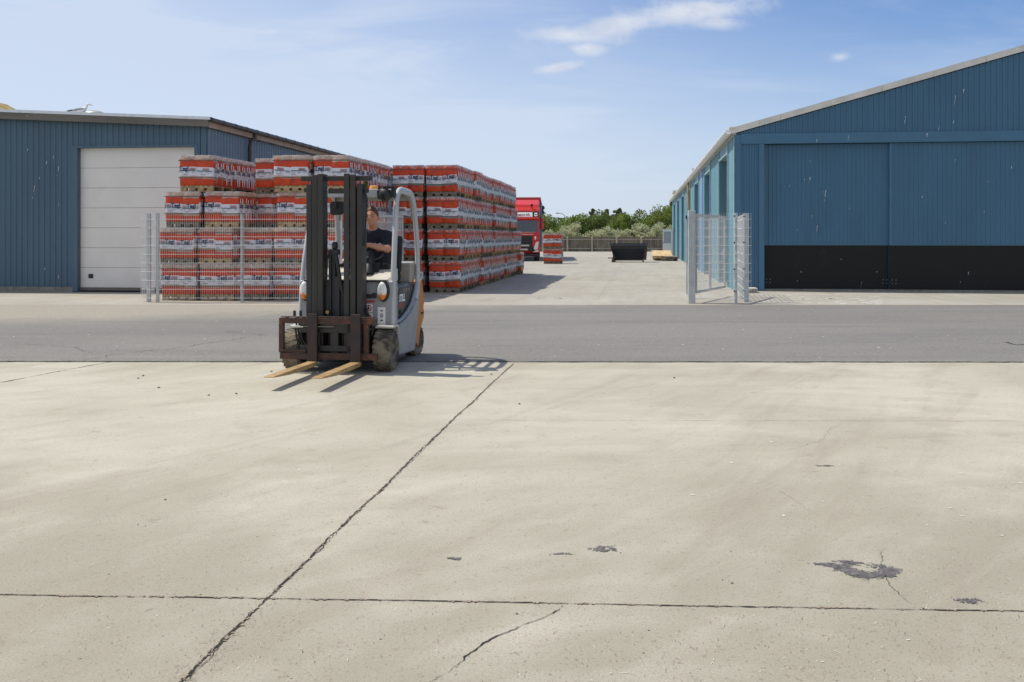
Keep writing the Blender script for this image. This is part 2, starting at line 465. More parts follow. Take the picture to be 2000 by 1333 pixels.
def ground_mat(name, kind):
    m = bpy.data.materials.new(name); m.use_nodes = True
    nt = m.node_tree; bs = nt.nodes['Principled BSDF']; B = NB(nt)
    geo = B.n('ShaderNodeNewGeometry'); p = geo.outputs['Position']
    sep = B.n('ShaderNodeSeparateXYZ'); B.link(p, sep.inputs[0]); X, Y, Z = sep.outputs
    fine = B.noise(p, 90, 4, 0.7)
    grain = B.noise(p, 260, 2, 0.6)
    if kind in ('yard', 'apron'):
        big = B.noise(p, 0.35, 5, 0.6, 0.5)
        mid = B.noise(p, 1.7, 6, 0.65, 0.4)
        if kind == 'yard':
            c = B.mix(B.step(big, 0.32, 0.68), (0.405, 0.385, 0.312), (0.490, 0.468, 0.388))
            c = B.mix(B.m('MULTIPLY', B.step(mid, 0.48, 0.75), 0.55), c, (0.340, 0.315, 0.258))
            # browner and darker near the viewer and in patches
            near = B.step(B.m('ADD', Y, B.m('MULTIPLY', B.m('SUBTRACT', big, 0.5), 5.0)), 7.5, 3.2)
            c = B.mix(B.m('MULTIPLY', near, 0.80), c, (0.292, 0.274, 0.216))
        else:
            c = B.mix(B.step(big, 0.32, 0.68), (0.350, 0.335, 0.300), (0.42, 0.405, 0.37))
            c = B.mix(B.m('MULTIPLY', B.step(mid, 0.48, 0.75), 0.4), c, (0.30, 0.285, 0.255))
        # scraping streaks across the slab
        st = B.noise(B.along(p, 62 if kind == 'yard' else 84, (0.16, 1.5, 1)), 1.5, 6, 0.68, 0.35)
        c = B.mix(B.m('MULTIPLY', B.step(st, 0.47, 0.72), 0.60), c, (0.305, 0.272, 0.222))
        st2 = B.noise(B.along(p, 48 if kind == 'yard' else 80, (0.20, 1.4, 1), (4, 7, 0)), 1.3, 6, 0.70, 0.4)
        st3 = B.noise(B.along(p, 6, (0.16, 1.3, 1), (9, 2, 0)), 1.2, 5, 0.66, 0.4)
        c = B.mix(B.m('MULTIPLY', B.step(st2, 0.50, 0.78), 0.40), c, (0.56, 0.54, 0.46))
        c = B.mix(B.m('MULTIPLY', B.step(st3, 0.48, 0.78), 0.50), c, (0.32, 0.29, 0.235))
        # curved sweeps left by wheels
        if kind == 'yard':
            for (cx, cy, f, k) in ((0.55, 2.7, 14.0, 0.22), (1.6, 2.6, 12.0, 0.16), (5.5, 1.0, 9.0, 0.12), (-4.5, 13.5, 8.0, 0.14), (-1.5, 4.0, 11.0, 0.10)):
                d = B.m('SQRT', B.m('ADD', B.m('POWER', B.m('SUBTRACT', X, cx), 2.0), B.m('POWER', B.m('SUBTRACT', Y, cy), 2.0)))
                w = B.m('SINE', B.m('ADD', B.m('MULTIPLY', d, f), B.m('MULTIPLY', mid, 7)))
                w = B.m('MULTIPLY', B.step(w, 0.2, 1.0), B.step(big, 0.42, 0.62))
                c = B.mix(B.m('MULTIPLY', w, k), c, (0.56, 0.53, 0.46))
        pits = B.noise(p, 34, 3, 0.8)
        c = B.mix(B.m('MULTIPLY', B.step(pits, 0.58, 0.68), 0.6), c, (0.19, 0.170, 0.125))
        spots = B.noise(p, 5.5, 5, 0.75, 0.3)
        c = B.mix(B.m('MULTIPLY', B.step(spots, 0.60, 0.70), 0.45), c, (0.235, 0.20, 0.155))
        white = B.noise(B.mapv(p, (1, 1, 1), (0, 0, 0), (11, 3, 5)), 7.0, 5, 0.8, 1.5)
        c = B.mix(B.m('MULTIPLY', B.step(white, 0.715, 0.75), 0.45), c, (0.68, 0.67, 0.63))
        c = B.mix(B.m('MULTIPLY', B.m('SUBTRACT', fine, 0.42), 1.5, None, True), c, (0.20, 0.18, 0.15))
        c = B.mix(B.m('MULTIPLY', B.step(grain, 0.50, 0.68), 0.5), c, (0.18, 0.16, 0.13))
        rough = 0.85
    else:
        big = B.noise(B.mapv(p, (0.25, 1, 1)), 0.5, 5, 0.6, 0.4)
        c = B.mix(B.step(big, 0.32, 0.68), (0.165, 0.160, 0.152), (0.205, 0.197, 0.185))
        st = B.noise(B.along(p, -2, (0.10, 1.6, 1)), 1.6, 5, 0.65, 0.3)
        c = B.mix(B.m('MULTIPLY', B.step(st, 0.52, 0.75), 0.45), c, (0.255, 0.245, 0.228))
        st2 = B.noise(B.along(p, 4, (0.12, 2.6, 1), (3, 9, 0)), 1.4, 5, 0.65, 0.4)
        c = B.mix(B.m('MULTIPLY', B.step(st2, 0.57, 0.72), 0.5), c, (0.125, 0.121, 0.115))
        # sandy, worn stretch in front of the left hall
        sand = B.m('ADD', B.m('MULTIPLY', X, -0.55), B.m('ADD', B.m('MULTIPLY', Y, 1.0), B.m('MULTIPLY', B.noise(p, 0.55, 6, 0.65, 0.6), 5.0)))
        sand = B.m('MULTIPLY', B.step(sand, 23.0, 26.0), B.step(Y, 15.5, 18.5))
        c = B.mix(B.m('MULTIPLY', sand, 0.75), c, (0.36, 0.33, 0.27))
        sp = B.noise(p, 60, 3, 0.75)
        c = B.mix(B.m('MULTIPLY', B.step(sp, 0.53, 0.64), 0.6), c, (0.30, 0.292, 0.275))
        c = B.mix(B.m('MULTIPLY', B.step(B.noise(p, 42, 3, 0.7), 0.50, 0.66), 0.65), c, (0.085, 0.084, 0.082))
        wsp = B.noise(B.mapv(p, (1, 1, 1), (0, 0, 0), (5, 2, 1)), 9, 4, 0.8)
        c = B.mix(B.m('MULTIPLY', B.step(wsp, 0.70, 0.72), 0.7), c, (0.5, 0.48, 0.43))
        rough = 0.88
    B.link(c, bs.inputs['Base Color'])
    bs.inputs['Roughness'].default_value = rough
    bs.inputs['Specular IOR Level'].default_value = 0.3
    bp = B.n('ShaderNodeBump'); bp.inputs['Strength'].default_value = 0.35; bp.inputs['Distance'].default_value = 0.006
    h = B.m('ADD', fine, B.m('MULTIPLY', B.noise(p, 12, 5, 0.7), 1.2))
    B.link(h, bp.inputs['Height']); B.link(bp.outputs[0], bs.inputs['Normal'])
    MATS[name] = m


ground_mat('yard_concrete', 'yard')
ground_mat('apron_concrete', 'apron')
ground_mat('asphalt', 'road')
mat('dune_grass', (0.16, 0.17, 0.07), 0.95, var=0.4, scale=0.4)

# ------------------------------------------------------------------ ground
ROAD0, ROAD1 = 11.93, 21.85


def crack(mb, pts, w, z, mi, seed, jit=0.012, edge_mi=None, seg=0.04):
    """ragged strip along world points"""
    r = random.Random(seed)
    P = []
    for k in range(len(pts) - 1):
        a = Vector(pts[k]); b = Vector(pts[k + 1])
        n = max(2, int((b - a).length / seg))
        for j in range(n):
            P.append(a.lerp(b, j / n))
    P.append(Vector(pts[-1]))
    L = []
    off = 0
    for k, p in enumerate(P):
        t = (P[min(k + 1, len(P) - 1)] - P[max(k - 1, 0)]).normalized()
        nrm = Vector((-t.y, t.x))
        q = k * seg
        off = jit * (1.3 * mnoise.noise(Vector((q * 2.1, seed * 3.1, 0))) + 0.9 * mnoise.noise(Vector((q * 9, seed, 4))) + 0.5 * mnoise.noise(Vector((q * 33, seed, 8))))
        ww = w * max(0.10, 0.70 + 1.1 * mnoise.noise(Vector((q * 3.3, seed, 9))) + 0.9 * mnoise.noise(Vector((q * 21, seed, 5))))
        c = p + nrm * off
        L.append((c + nrm * ww * 0.5, c - nrm * ww * 0.5, c, nrm, ww))
    for k in range(len(L) - 1):
        a0, a1 = L[k][0], L[k][1]; b0, b1 = L[k + 1][0], L[k + 1][1]
        mb.poly([(a0.x, a0.y, z), (b0.x, b0.y, z), (b1.x, b1.y, z), (a1.x, a1.y, z)], mi)
        if edge_mi is not None and r.random() < 0.5:
            c, nrm, ww = L[k][2], L[k][3], L[k][4]
            s = r.choice((-1, 1))
            d0 = c + nrm * s * ww * (0.4 + 0.2 * r.random()); rr = 0.002 + 0.005 * r.random()
            q = [(d0.x + rr * math.cos(u) * (1 + r.random()), d0.y + rr * math.sin(u) * (1 + r.random()), z + 0.001) for u in (0, 1.3, 2.6, 3.9, 5.2)]
            mb.poly(q, edge_mi)


def ragblob(mb, cx, cy, hx, hy, fn, cell, z, mi):
    nx, ny = int(2 * hx / cell), int(2 * hy / cell)
    for i in range(nx):
        for j in range(ny):
            x = cx - hx + (i + 0.5) * cell; y = cy - hy + (j + 0.5) * cell
            if fn(x - cx, y - cy):
                h = cell / 2
                mb.poly([(x - h, y - h, z), (x + h, y - h, z), (x + h, y + h, z), (x - h, y + h, z)], mi)


gm = MB()
gm.poly([(-900, -60, -0.05), (900, -60, -0.05), (900, 1500, -0.05), (-900, 1500, -0.05)])
tag(gm.build('ground', 'dune_grass'), kind='structure')

# front slab yard, the far edge follows the road
y_ = MB()
XS = [-60, -30, -15] + [-10 + k * 0.5 for k in range(41)] + [15, 30, 60]


def road_edge0(x):
    return ROAD0 - 0.0045 * x + 0.02 * mnoise.noise(Vector((x * 1.3, 3, 0)))


for k in range(len(XS) - 1):
    x0, x1 = XS[k], XS[k + 1]
    y_.poly([(x0, -8, 0), (x1, -8, 0), (x1, road_edge0(x1), 0), (x0, road_edge0(x0), 0)], 0)


def W(px, py, z=0.0):      # photo pixel on the ground -> world (used to read positions off the photograph)
    Y = (1.5 - z) * 1950 / (py - 463)
    return ((px - 1000) / 1950 * Y, Y)


jl = [W(1002, 711), W(940, 770), W(860, 843), W(765, 938), W(640, 1053), W(520, 1173), W(440, 1250), W(355, 1333), (-1.5, 0.5)]
crack(y_, jl, 0.0125, 0.003, 1, 5, 0.010, 2, 0.015)
crack(y_, [(a[0] + .006, a[1]) for a in jl], 0.0045, 0.0034, 1, 6, 0.016, None, 0.013)
jh = [(-12, W(0, 1162)[1] + 0.05)] + [W(0, 1163), W(260, 1166), W(520, 1170), W(800, 1174), W(1100, 1180), W(1500, 1187), W(2000, 1195), (9, 3.7)]
crack(y_, jh, 0.009, 0.003, 1, 11, 0.005, 2, 0.015)
crack(y_, [W(885, 821), W(1300, 822), W(2000, 823), (10, 8.1)], 0.006, 0.003, 2, 12, 0.006)
crack(y_, [W(0, 748), W(110, 727), W(215, 708)], 0.014, 0.003, 1, 13, 0.01)
crack(y_, [W(1097, 1184), W(1080, 1199), W(1040, 1213), W(1000, 1232), W(960, 1246), W(925, 1272), W(893, 1303), W(880, 1316), W(845, 1333), (-0.4, 2.8)], 0.0055, 0.003, 1, 14, 0.018, None, 0.008)
crack(y_, [W(1725, 1075), W(1722, 1100), W(1740, 1143), W(1775, 1175), W(1790, 1188)], 0.0022, 0.003, 1, 15, 0.02, None, 0.008)
crack(y_, [W(1520, 960), W(1560, 985), W(1600, 1010)], 0.002, 0.003, 2, 16, 0.02, None, 0.01)
crack(y_, [W(1635, 830), W(1600, 860), W(1540, 880)], 0.003, 0.003, 2, 17, 0.03, None, 0.015)
crack(y_, [(-14, 11.97), (-5, 11.955), (0, 11.935), (6, 11.905), (14, 11.87)], 0.020, 0.012, 1, 18, 0.025, None, 0.03)
# dark tar patches and small stains
ox, oy = W(1672, 1114)


def oil(x, y):
    n = mnoise.noise(Vector((x * 13, y * 13, 1))) * 0.45 + mnoise.noise(Vector((x * 60, y * 45, 2))) * 0.35 + mnoise.noise(Vector((x * 190, y * 110, 3))) * 0.4
    cx, cy = x - .045, y - .01
    d = math.hypot(cx / 0.115, cy / 0.10)
    thick = .20 + (.16 if cy < 0 else 0) - (.12 if cx > -.02 and cy > .03 else 0)
    ring = abs(d - 0.85) - thick
    lobe = math.hypot((x + 0.035) / 0.055, (y + 0.015) / 0.075)
    arm = math.hypot((x + 0.10) / 0.085, (y - 0.075) / 0.032)
    arm2 = math.hypot((x + 0.02) / 0.07, (y - 0.115) / 0.018)
    return ring + n * 0.9 < 0.0 or lobe + n < 0.75 or arm + n * 2.0 < 0.75 or arm2 + n * 2.2 < 0.6


ragblob(y_, ox, oy, 0.24, 0.2, oil, 0.0035, 0.003, 3)
for (px, py, hx, hy, sd) in ((1182, 1074, 0.06, 0.045, 3), (888, 1092, 0.04, 0.02, 4), (1898, 1175, 0.05, 0.03, 5), (1095, 1083, 0.05, 0.012, 6), (1612, 911, 0.05, 0.02, 8)):
    cx, cy = W(px, py)
    ragblob(y_, cx, cy, hx * 1.5, hy * 1.5, lambda x, y: math.hypot(x / hx, y / hy) + mnoise.noise(Vector((x * 30, y * 30, sd))) * 1.2 + mnoise.noise(Vector((x * 140, y * 90, sd))) * 0.9 + (0.9 if math.hypot(x / hx, y / hy) < 0.25 and sd == 3 else 0) < 0.75, 0.005, 0.003, 3)
# bird droppings and paint flecks
rg = random.Random(3)
for k in range(40):
    px = rg.uniform(1250, 2000) if k < 36 else rg.uniform(0, 1050)
    py = rg.choice((rg.uniform(730, 1050), rg.uniform(840, 1050), rg.uniform(840, 1050), rg.uniform(840, 1333)))
    cx, cy = W(px, py)
    hx, hy = rg.uniform(0.005, 0.018), rg.uniform(0.004, 0.011)
    if py > 1100: hx, hy = hx * .5, hy * .5
    sd = rg.random() * 50
    ragblob(y_, cx, cy, hx * 1.6, hy * 1.6, lambda x, y: math.hypot(x / hx, y / hy) + mnoise.noise(Vector((x * 50, y * 50, sd))) * 1.6 < 0.8, 0.005, 0.003, 4)
tag(y_.build('concrete_yard', ['yard_concrete', 'joint_dark', 'joint_edge', 'oil', 'dropping'], fixn=False), kind='structure')

rd = MB()
for k in range(len(XS) - 1):
    x0, x1 = XS[k], XS[k + 1]
    rd.poly([(x0, road_edge0(x0), 0.008), (x1, road_edge0(x1), 0.008), (x1, ROAD1, 0.008), (x0, ROAD1, 0.008)], 0)
    rd.poly([(x0, road_edge0(x0), 0.0), (x1, road_edge0(x1), 0.0), (x1, road_edge0(x1), 0.008), (x0, road_edge0(x0), 0.008)], 0)
crack(rd, [W(165, 706), W(230, 692), W(330, 684), W(420, 670), W(520, 655), (-4.5, 15.6), (-3, 16.2)], 0.012, 0.011, 1, 31, 0.07, None, 0.03)
crack(rd, [W(0, 668), W(90, 676), W(150, 682), W(180, 692)], 0.008, 0.011, 1, 32, 0.05, None, 0.03)
crack(rd, [W(1960, 670), W(1985, 675), W(2040, 674)], 0.05, 0.011, 1, 33, 0.05, None, 0.03)
crack(rd, [W(1060, 666), W(1180, 664), W(1280, 668)], 0.015, 0.011, 2, 34, 0.1)
crack(rd, [W(1490, 673), W(1600, 672), W(1760, 674), W(2000, 673)], 0.015, 0.011, 2, 35, 0.1)
for k in range(120):
    cx, cy = rg.uniform(-9, 9), rg.uniform(12.1, 21.5)
    a = rg.uniform(0.006, 0.018)
    rd.poly([(cx - a, cy - a, 0.011), (cx + a * 1.6, cy - a * .7, 0.011), (cx + a, cy + a, 0.011), (cx - a * .6, cy + a * 1.2, 0.011)], 3)
tag(rd.build('asphalt_road', ['asphalt', 'joint_dark', 'print_grey', 'dropping'], fixn=False), kind='structure')

ap = MB()
ap.poly([(-60, ROAD1, 0.0), (60, ROAD1, 0.0), (60, 103, 0.0), (-60, 103, 0.0)], 0)
for k in range(4):
    bb = 30 + k * 14
    p0, p1 = G(-9, bb), G(12, bb)
    crack(ap, [p0[:2], p1[:2]], 0.015, 0.003, 2, 40 + k, 0.02, None, 0.2)
for a in (-1.6, 0.9):
    crack(ap, [tuple(G(a + .6, 24))[:2], tuple(G(a + .6, 98))[:2]], 0.012, 0.003, 2, 50 + int(a * 3), 0.02, None, 0.3)
crack(ap, [(-14, ROAD1 + .01), (0, ROAD1 + .01), (14, ROAD1 + .01)], 0.03, 0.012, 2, 55, 0.02, None, 0.1)
crack(ap, [W(1040, 583), W(1065, 582), W(1100, 584)], 0.05, 0.003, 1, 57, 0.2)
for k in range(60):
    px, py = rg.uniform(1500, 1720), rg.uniform(576, 595)
    cx, cy = W(px, py); a = rg.uniform(0.02, 0.06)
    ap.poly([(cx - a * 2, cy - a, 0.003), (cx + a * 1.6, cy - a * .7, 0.003), (cx + a * 2, cy + a, 0.003), (cx - a * .6, cy + a * 1.2, 0.003)], 3)
tag(ap.build('concrete_apron', ['apron_concrete', 'joint_dark', 'joint_edge', 'dropping'], fixn=False), kind='structure')

# loose twigs and grit on the slab
tw = MB()
rg = random.Random(21)
k = 0
while k < 6000:
    if k < 5200:
        px, py = rg.uniform(-50, 2050), 735 + 598 * rg.random() ** 0.6
        x, y = W(px, py)
        if mnoise.noise(Vector((x * .9, y * .7, 3))) + rg.uniform(-.5, .5) < 0.0: k += 1; continue
    else:
        t = rg.random(); i = rg.randrange(len(jl) - 2)
        q = Vector(jl[i]).lerp(Vector(jl[i + 1]), t)
        x, y = q.x + rg.gauss(0, 0.035), q.y + rg.gauss(0, 0.035)
    k += 1
    if y > 11.8: continue
    L = rg.uniform(0.0015, 0.006) * (3.0 if rg.random() < 0.03 else 1); w = rg.uniform(0.0004, 0.0010)
    an = rg.gauss(0.6, 0.9)
    dx, dy = math.cos(an), math.sin(an)
    z0, z1 = 0.002, 0.003 + rg.uniform(0, 0.003)
    tw.poly([(x - dx * L - dy * w, y - dy * L + dx * w, z0), (x + dx * L - dy * w, y + dy * L + dx * w, z1), (x + dx * L + dy * w, y + dy * L - dx * w, z1), (x - dx * L + dy * w, y - dy * L - dx * w, z0)], rg.choice((0, 0, 1, 1, 1, 2)))
tag(tw.build('dry_twigs', ['twig', 'chaff_brown', 'chaff_pale'], fixn=False), 'dry twigs and chaff scattered over the front concrete slab', 'twigs', kind='stuff')
pb = MB()
for k in range(60):
    px, py = rg.uniform(0, 2000), rg.uniform(735, 1330)
    x, y = W(px, py); r = rg.uniform(0.002, 0.0045)
    if k < 14:
        px, py = ((408, 773), (310, 568 + 190), (323, 977), (530, 727), (1015, 790), (1317, 739), (898, 722), (462, 770), (1430, 1140), (1010, 1200), (1804, 1190), (280, 735), (270, 740), (960, 732))[k]
        x, y = W(px, py); r = min(0.016, 0.0016 * y)
    ring = [pb.vert((x + r * math.cos(a) * rg.uniform(.7, 1.2), y + r * math.sin(a) * rg.uniform(.7, 1.2), 0.001)) for a in (0, 1.05, 2.1, 3.14, 4.2, 5.2)]
    top = pb.vert((x + rg.uniform(-.3, .3) * r, y, r * 0.9))
    for i in range(6): pb.face([ring[i], ring[(i + 1) % 6], top], 0)
tag(pb.build('loose_grit', ['pebble'], fixn=False), 'small dark stones and grit lying on the concrete slab', 'grit', kind='stuff')
ws = MB()
for k in range(260):
    x = rg.choice((rg.uniform(3.2, 6.5), rg.gauss(0, 4), rg.uniform(-6, -3)))
    y = road_edge0(x) + rg.gauss(0, 0.012)
    h = rg.uniform(0.006, 0.03); an = rg.uniform(0, 6.28); w = 0.004
    ws.poly([(x - w, y, 0), (x + w, y, 0), (x + math.cos(an) * h * .6, y + math.sin(an) * h * .6, h)], 0)
tag(ws.build('weeds', ['weed'], fixn=False), 'low weeds growing in the seam between slab and road', 'weeds', kind='stuff')


# ------------------------------------------------------------------ ribbed sheet walls
def ribbed(mb, a0, a1, zb, zt, pitch, depth, b=0.0, mi=0, holes=()):
    """trapezoid sheet in the plane y=b facing -y, ribs along z.  zb/zt: functions of a.  holes: (ha0,ha1,hz0,hz1)"""
    xs = []
    k = 0
    x = a0
    prof = ((0.0, 0.0), (0.52, 0.0), (0.62, -1.0), (0.90, -1.0))
    while x < a1 - 1e-6:
        for (f, d) in prof:
            xx = x + f * pitch
            if xx < a1: xs.append((xx, b + d * depth))
        x += pitch
    xs.append((a1, b))
    ex = []
    for h in holes:
        for e in (h[0], h[1]):
            ex.append(e)
    for e in ex:
        for k in range(len(xs) - 1):
            if xs[k][0] < e < xs[k + 1][0]:
                t = (e - xs[k][0]) / (xs[k + 1][0] - xs[k][0])
                xs.insert(k + 1, (e, xs[k][1] + t * (xs[k + 1][1] - xs[k][1]))); break
    for k in range(len(xs) - 1):
        (xa, ya), (xb, yb) = xs[k], xs[k + 1]
        xm = (xa + xb) / 2
        segs = [(None, None)]
        for h in holes:
            if h[0] <= xm <= h[1]:
                segs = []
                if h[2] > zb(xm) + 1e-3: segs.append((None, h[2]))
                if h[3] < zt(xm) - 1e-3: segs.append((h[3], None))
        for (lo, hi) in segs:
            za0 = zb(xa) if lo is None else lo; za1 = zb(xb) if lo is None else lo
            zc0 = zt(xa) if hi is None else hi; zc1 = zt(xb) if hi is None else hi
            mb.poly([(xa, ya, za0), (xb, yb, za1), (xb, yb, zc1), (xa, ya, zc0)], mi)


def streaks(mb, items, b, mi, seed):
    r = random.Random(seed)
    for (a, z, L) in items:
        w = r.uniform(0.005, 0.013)
        n = 5
        pts = []
        for k in range(n + 1):
            t = k / n
            ww = w * (1 - 0.7 * t) * r.uniform(0.7, 1.3)
            pts.append((a + r.gauss(0, 0.004) - t * L * 0.12, z - t * L, ww))
        for k in range(n):
            if r.random() < 0.15: continue
            p, q = pts[k], pts[k + 1]
            mb.poly([(p[0] - p[2], b, p[1]), (p[0] + p[2], b, p[1]), (q[0] + q[2], b, q[1]), (q[0] - q[2], b, q[1])], mi)


# ------------------------------------------------------------------ right hall
RC = Vector((6.2, 27.75, 0))
HW, HL = 24.0, 54.0
EZ, SL = 4.36, 0.276
hall = thing('industrial_hall', 'tall blue ribbed metal hall with low gable and big sliding doors on the right', 'hall', RC, -TH)


def gz(a):
    return EZ + SL * (a if a < HW / 2 else HW - a)


DA0, DA1, DA2 = 0.80, 4.16, 11.0
w = MB()
ribbed(w, 0.16, DA0 - 0.15, lambda a: 0.0, lambda a: 4.07, 0.145, 0.022)
ribbed(w, 0.0, HW, lambda a: 4.36, gz, 0.145, 0.022, -0.004)
ribbed(w, DA2, HW, lambda a: 0.0, lambda a: 4.07, 0.145, 0.022)
w.box(0, HW, 0.02, 0.10, 4.07, 4.36, 1)                 # backing behind the beam
w.box(-0.02, 0.16, -0.03, 0.1, 0, 4.33, 1)              # corner flashing
w.box(0.16, HW, -0.05, 0.02, 4.075, 4.355, 1)           # beam
w.box(DA0 - 0.15, DA0 - 0.01, -0.035, 0.25, 0, 4.07, 1)  # jamb
rs = random.Random(5)
st = [(rs.uniform(0.6, 9), rs.uniform(4.5, 5.6), rs.uniform(.08, .3)) for _ in range(9)]
st = [s for s in st if s[1] < gz(s[0]) - 0.1]
streaks(w, st, -0.030, 2, 3)
streaks(w, [(3.05, 4.33, .22), (2.2, 4.2, .1), (5.1, 4.3, .1)], -0.054, 2, 4)
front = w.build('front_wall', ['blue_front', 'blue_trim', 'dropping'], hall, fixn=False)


def sliding_door(a0, a1, b, pitch, seed, ztop, items):
    d = MB()
    d.box(a0, a1, b + 0.03, b + 0.09, 0.06, ztop, 1)
    ribbed(d, a0 + 0.06, a1 - 0.06, lambda a: 1.29, lambda a: ztop, pitch, 0.016, b)
    d.box(a0, a0 + 0.06, b - 0.02, b + 0.03, 1.29, ztop, 1)
    d.box(a1 - 0.06, a1, b - 0.02, b + 0.03, 1.29, ztop, 1)
    d.box(a0, a1, b - 0.022, b + 0.03, 1.265, 1.292, 1)
    streaks(d, items, b - 0.021, 2, seed)
    o = d.build('sliding_door', ['blue_front', 'blue_trim', 'dropping'], hall, fixn=False)
    k = MB()
    k.box(a0 + 0.005, a1 - 0.005, b - 0.012, b + 0.029, 0.07, 1.263, 0)
    for (x, z) in ((a0 + .12, .22), (a1 - .12, .22)):
        for dx in (-.05, .05):
            for dz in (0, .1):
                k.box(x + dx - .008, x + dx + .008, b - .017, b - .0125, z + dz - .008, z + dz + .008, 1)
    streaks(k, [(a0 + (a1 - a0) * q, zz, ll) for (q, zz, ll) in ((.78, .25, .14), (.3, .55, .08), (.9, .55, .03), (.27, .3, .05), (.62, .9, .04))], b - 0.016, 1, seed + 1)
    o2 = k.build('kick_plate', ['dark_door', 'print_grey'], o)
    return o


sliding_door(DA0, DA1, 0.16, 0.112, 7, 4.06, [(2.05, 3.62, .06), (1.9, 3.1, .08), (1.35, 2.9, .03), (1.5, 2.93, .05), (2.05, 3.15, .15), (2.47, 2.78, .3), (2.4, 2.75, .04), (2.1, 2.1, .08), (2.25, 1.85, .2), (1.7, 1.7, .04), (3.1, 2.3, .05)])
sliding_door(DA1 - 0.02, DA2, 0.07, 0.125, 8, 4.06, [(5.85, 3.6, .1), (7.3, 3.4, .12), (5.0, 2.6, .04), (6.6, 2.2, .05), (6.7, 3.0, .03), (5.6, 1.9, .05)])
w = MB()
w.box(DA0, HW, 0.0, 0.3, 0.0, 0.055, 0)
w.build('door_sill', ['plinth'], hall)
# verge trim along the gable
w = MB()
for (x0, x1) in ((-0.12, HW / 2), (HW / 2, HW + .12)):
    def zz(a): return EZ + 0.02 + SL * (a if x0 < 1 else HW - a)
    n = 9
    for k in range(n):
        p0 = x0 + (x1 - x0) * k / n; p1 = x0 + (x1 - x0) * (k + 1) / n - (0.006 if k < n - 1 else 0)
        for (yy0, yy1, dz0, dz1) in ((-0.07 - 0.003 * (k % 2), -0.035, 0.0, 0.17),):
            w.prism([(p0, zz(p0) + dz0), (p1, zz(p1) + dz0), (p1, zz(p1) + dz1), (p0, zz(p0) + dz1)], 'y', yy0, yy1, 0)
        w.box(p0 + .02, p0 + .05, -.08, -.03, zz(p0) - .03, zz(p0) + .01, 1)
w.build('verge_trim', ['white_trim', 'gutter_dark'], hall)
w = MB()
for (x0, x1) in ((-0.05, HW / 2), (HW / 2, HW + .16)):
    def zz(a): return EZ + 0.08 + SL * (a if x0 < 1 else HW - a)
    w.prism([(x0, zz(x0)), (x1, zz(x1)), (x1, zz(x1) + .06), (x0, zz(x0) + .06)], 'y', -0.03, HL, 0)
w.build('roof', ['roof_grey'], hall)
# side wall with seven deep openings
OPEN = [(2.05 + 7.42 * k, 5.25 + 7.42 * k) for k in range(7)]
w = MB()
w.M = Matrix.Rotation(math.radians(-90), 4, 'Z')       # local x' -> runs into depth: (x,y)->(y,-x)
# in this turned frame x = -depth
edges = [0.0] + [e for o in OPEN for e in o] + [HL]
for k in range(0, len(edges), 2):
    ribbed(w, -edges[k + 1], -edges[k], lambda a: 0.0, lambda a: 4.33, 0.30, 0.012, 0.0, 0)
for (o0, o1) in OPEN:
    ribbed(w, -o1, -o0, lambda a: 4.0, lambda a: 4.33, 0.30, 0.012, 0.0, 2)
w.M = Matrix.Identity(4)
for (o0, o1) in OPEN:
    w.box(-0.02, 0.45, o1, o1 + 0.03, 0, 4.05, 0)
    w.box(-0.02, 0.45, o0 - 0.03, o0, 0, 4.05, 0)
    w.box(-0.05, 0.02, o1 + 0.02, o1 + 0.12, 0, 4.3, 2)
    w.box(-0.05, 0.02, o0 - 0.12, o0 - 0.02, 0, 4.3, 2)
    w.box(-0.035, 0.45, o0, o1, 3.98, 4.06, 2)
w.box(-0.03, 0.0, -0.03, 0.10, 0, 4.33, 2)
w.box(-0.024, 0.0, 14.5, 15.9, 0, 4.32, 3)             # a newer violet-blue sheet
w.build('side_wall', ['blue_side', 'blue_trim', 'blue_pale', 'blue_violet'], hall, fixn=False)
for k, (o0, o1) in enumerate(OPEN):
    d = MB()
    d.box(0.42, 0.47, o0, o1, 0, 3.98, 0)
    ribbed_m = 0
    if k == 0:
        d.box(0.38, 0.42, o0 + 0.1, o0 + 0.85, 2.75, 3.35, 1); d.box(0.36, 0.42, o0 + .3, o0 + .5, 0, 2.7, 2)
    if k == 1:
        d.box(0.36, 0.42, o0 + 0.1, o1 - .1, 0.9, 2.6, 3)
    d.box(0.40, 0.42, (o0 + o1) / 2 - .02, (o0 + o1) / 2 + .02, 0, 3.98, 2)
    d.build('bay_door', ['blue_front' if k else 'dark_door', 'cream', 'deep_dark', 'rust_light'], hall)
w = MB()
w.box(0.5, HW - 0.3, HL - .1, HL, 0, 4.3, 0)
w.box(HW - .1, HW, 0.1, HL, 0, 4.33, 0)
w.prism([(0, 4.3), (HW, 4.3), (HW / 2, gz(HW / 2))], 'y', HL - .08, HL - .02, 0)
w.build('rear_wall', ['blue_side'], hall)
# gutter with ribs
w = MB()
n = 10
prev = None
nb = 130
for k in range(nb + 1):
    yy = -0.06 + (HL + .06) * k / nb
    for sub in range(2):
        y0 = yy + sub * (HL / nb) * 0.78
        rr = 0.105 if sub == 0 else 0.125
        ring = [w.vert((-0.16 + rr * math.cos(a), y0, 4.46 + rr * math.sin(a))) for a in [math.pi + math.pi * j / n for j in range(n + 1)]]
        if prev:
            for j in range(n):
                w.face([prev[j], prev[j + 1], ring[j + 1], ring[j]], 1 if sub == 0 else 0)
        prev = ring
w.prism([(-0.16 + .095 * math.cos(a), 4.46 + .075 * math.sin(a)) for a in [math.pi + math.pi * j / n for j in range(n + 1)]], 'y', -0.066, -0.06, 0)
g = w.build('gutter', ['gutter_white', 'gutter_dark'], hall, fixn=False)
w = MB()
w.box(-0.04, 0.03, 0.0, HL, 4.335, 4.42, 0)
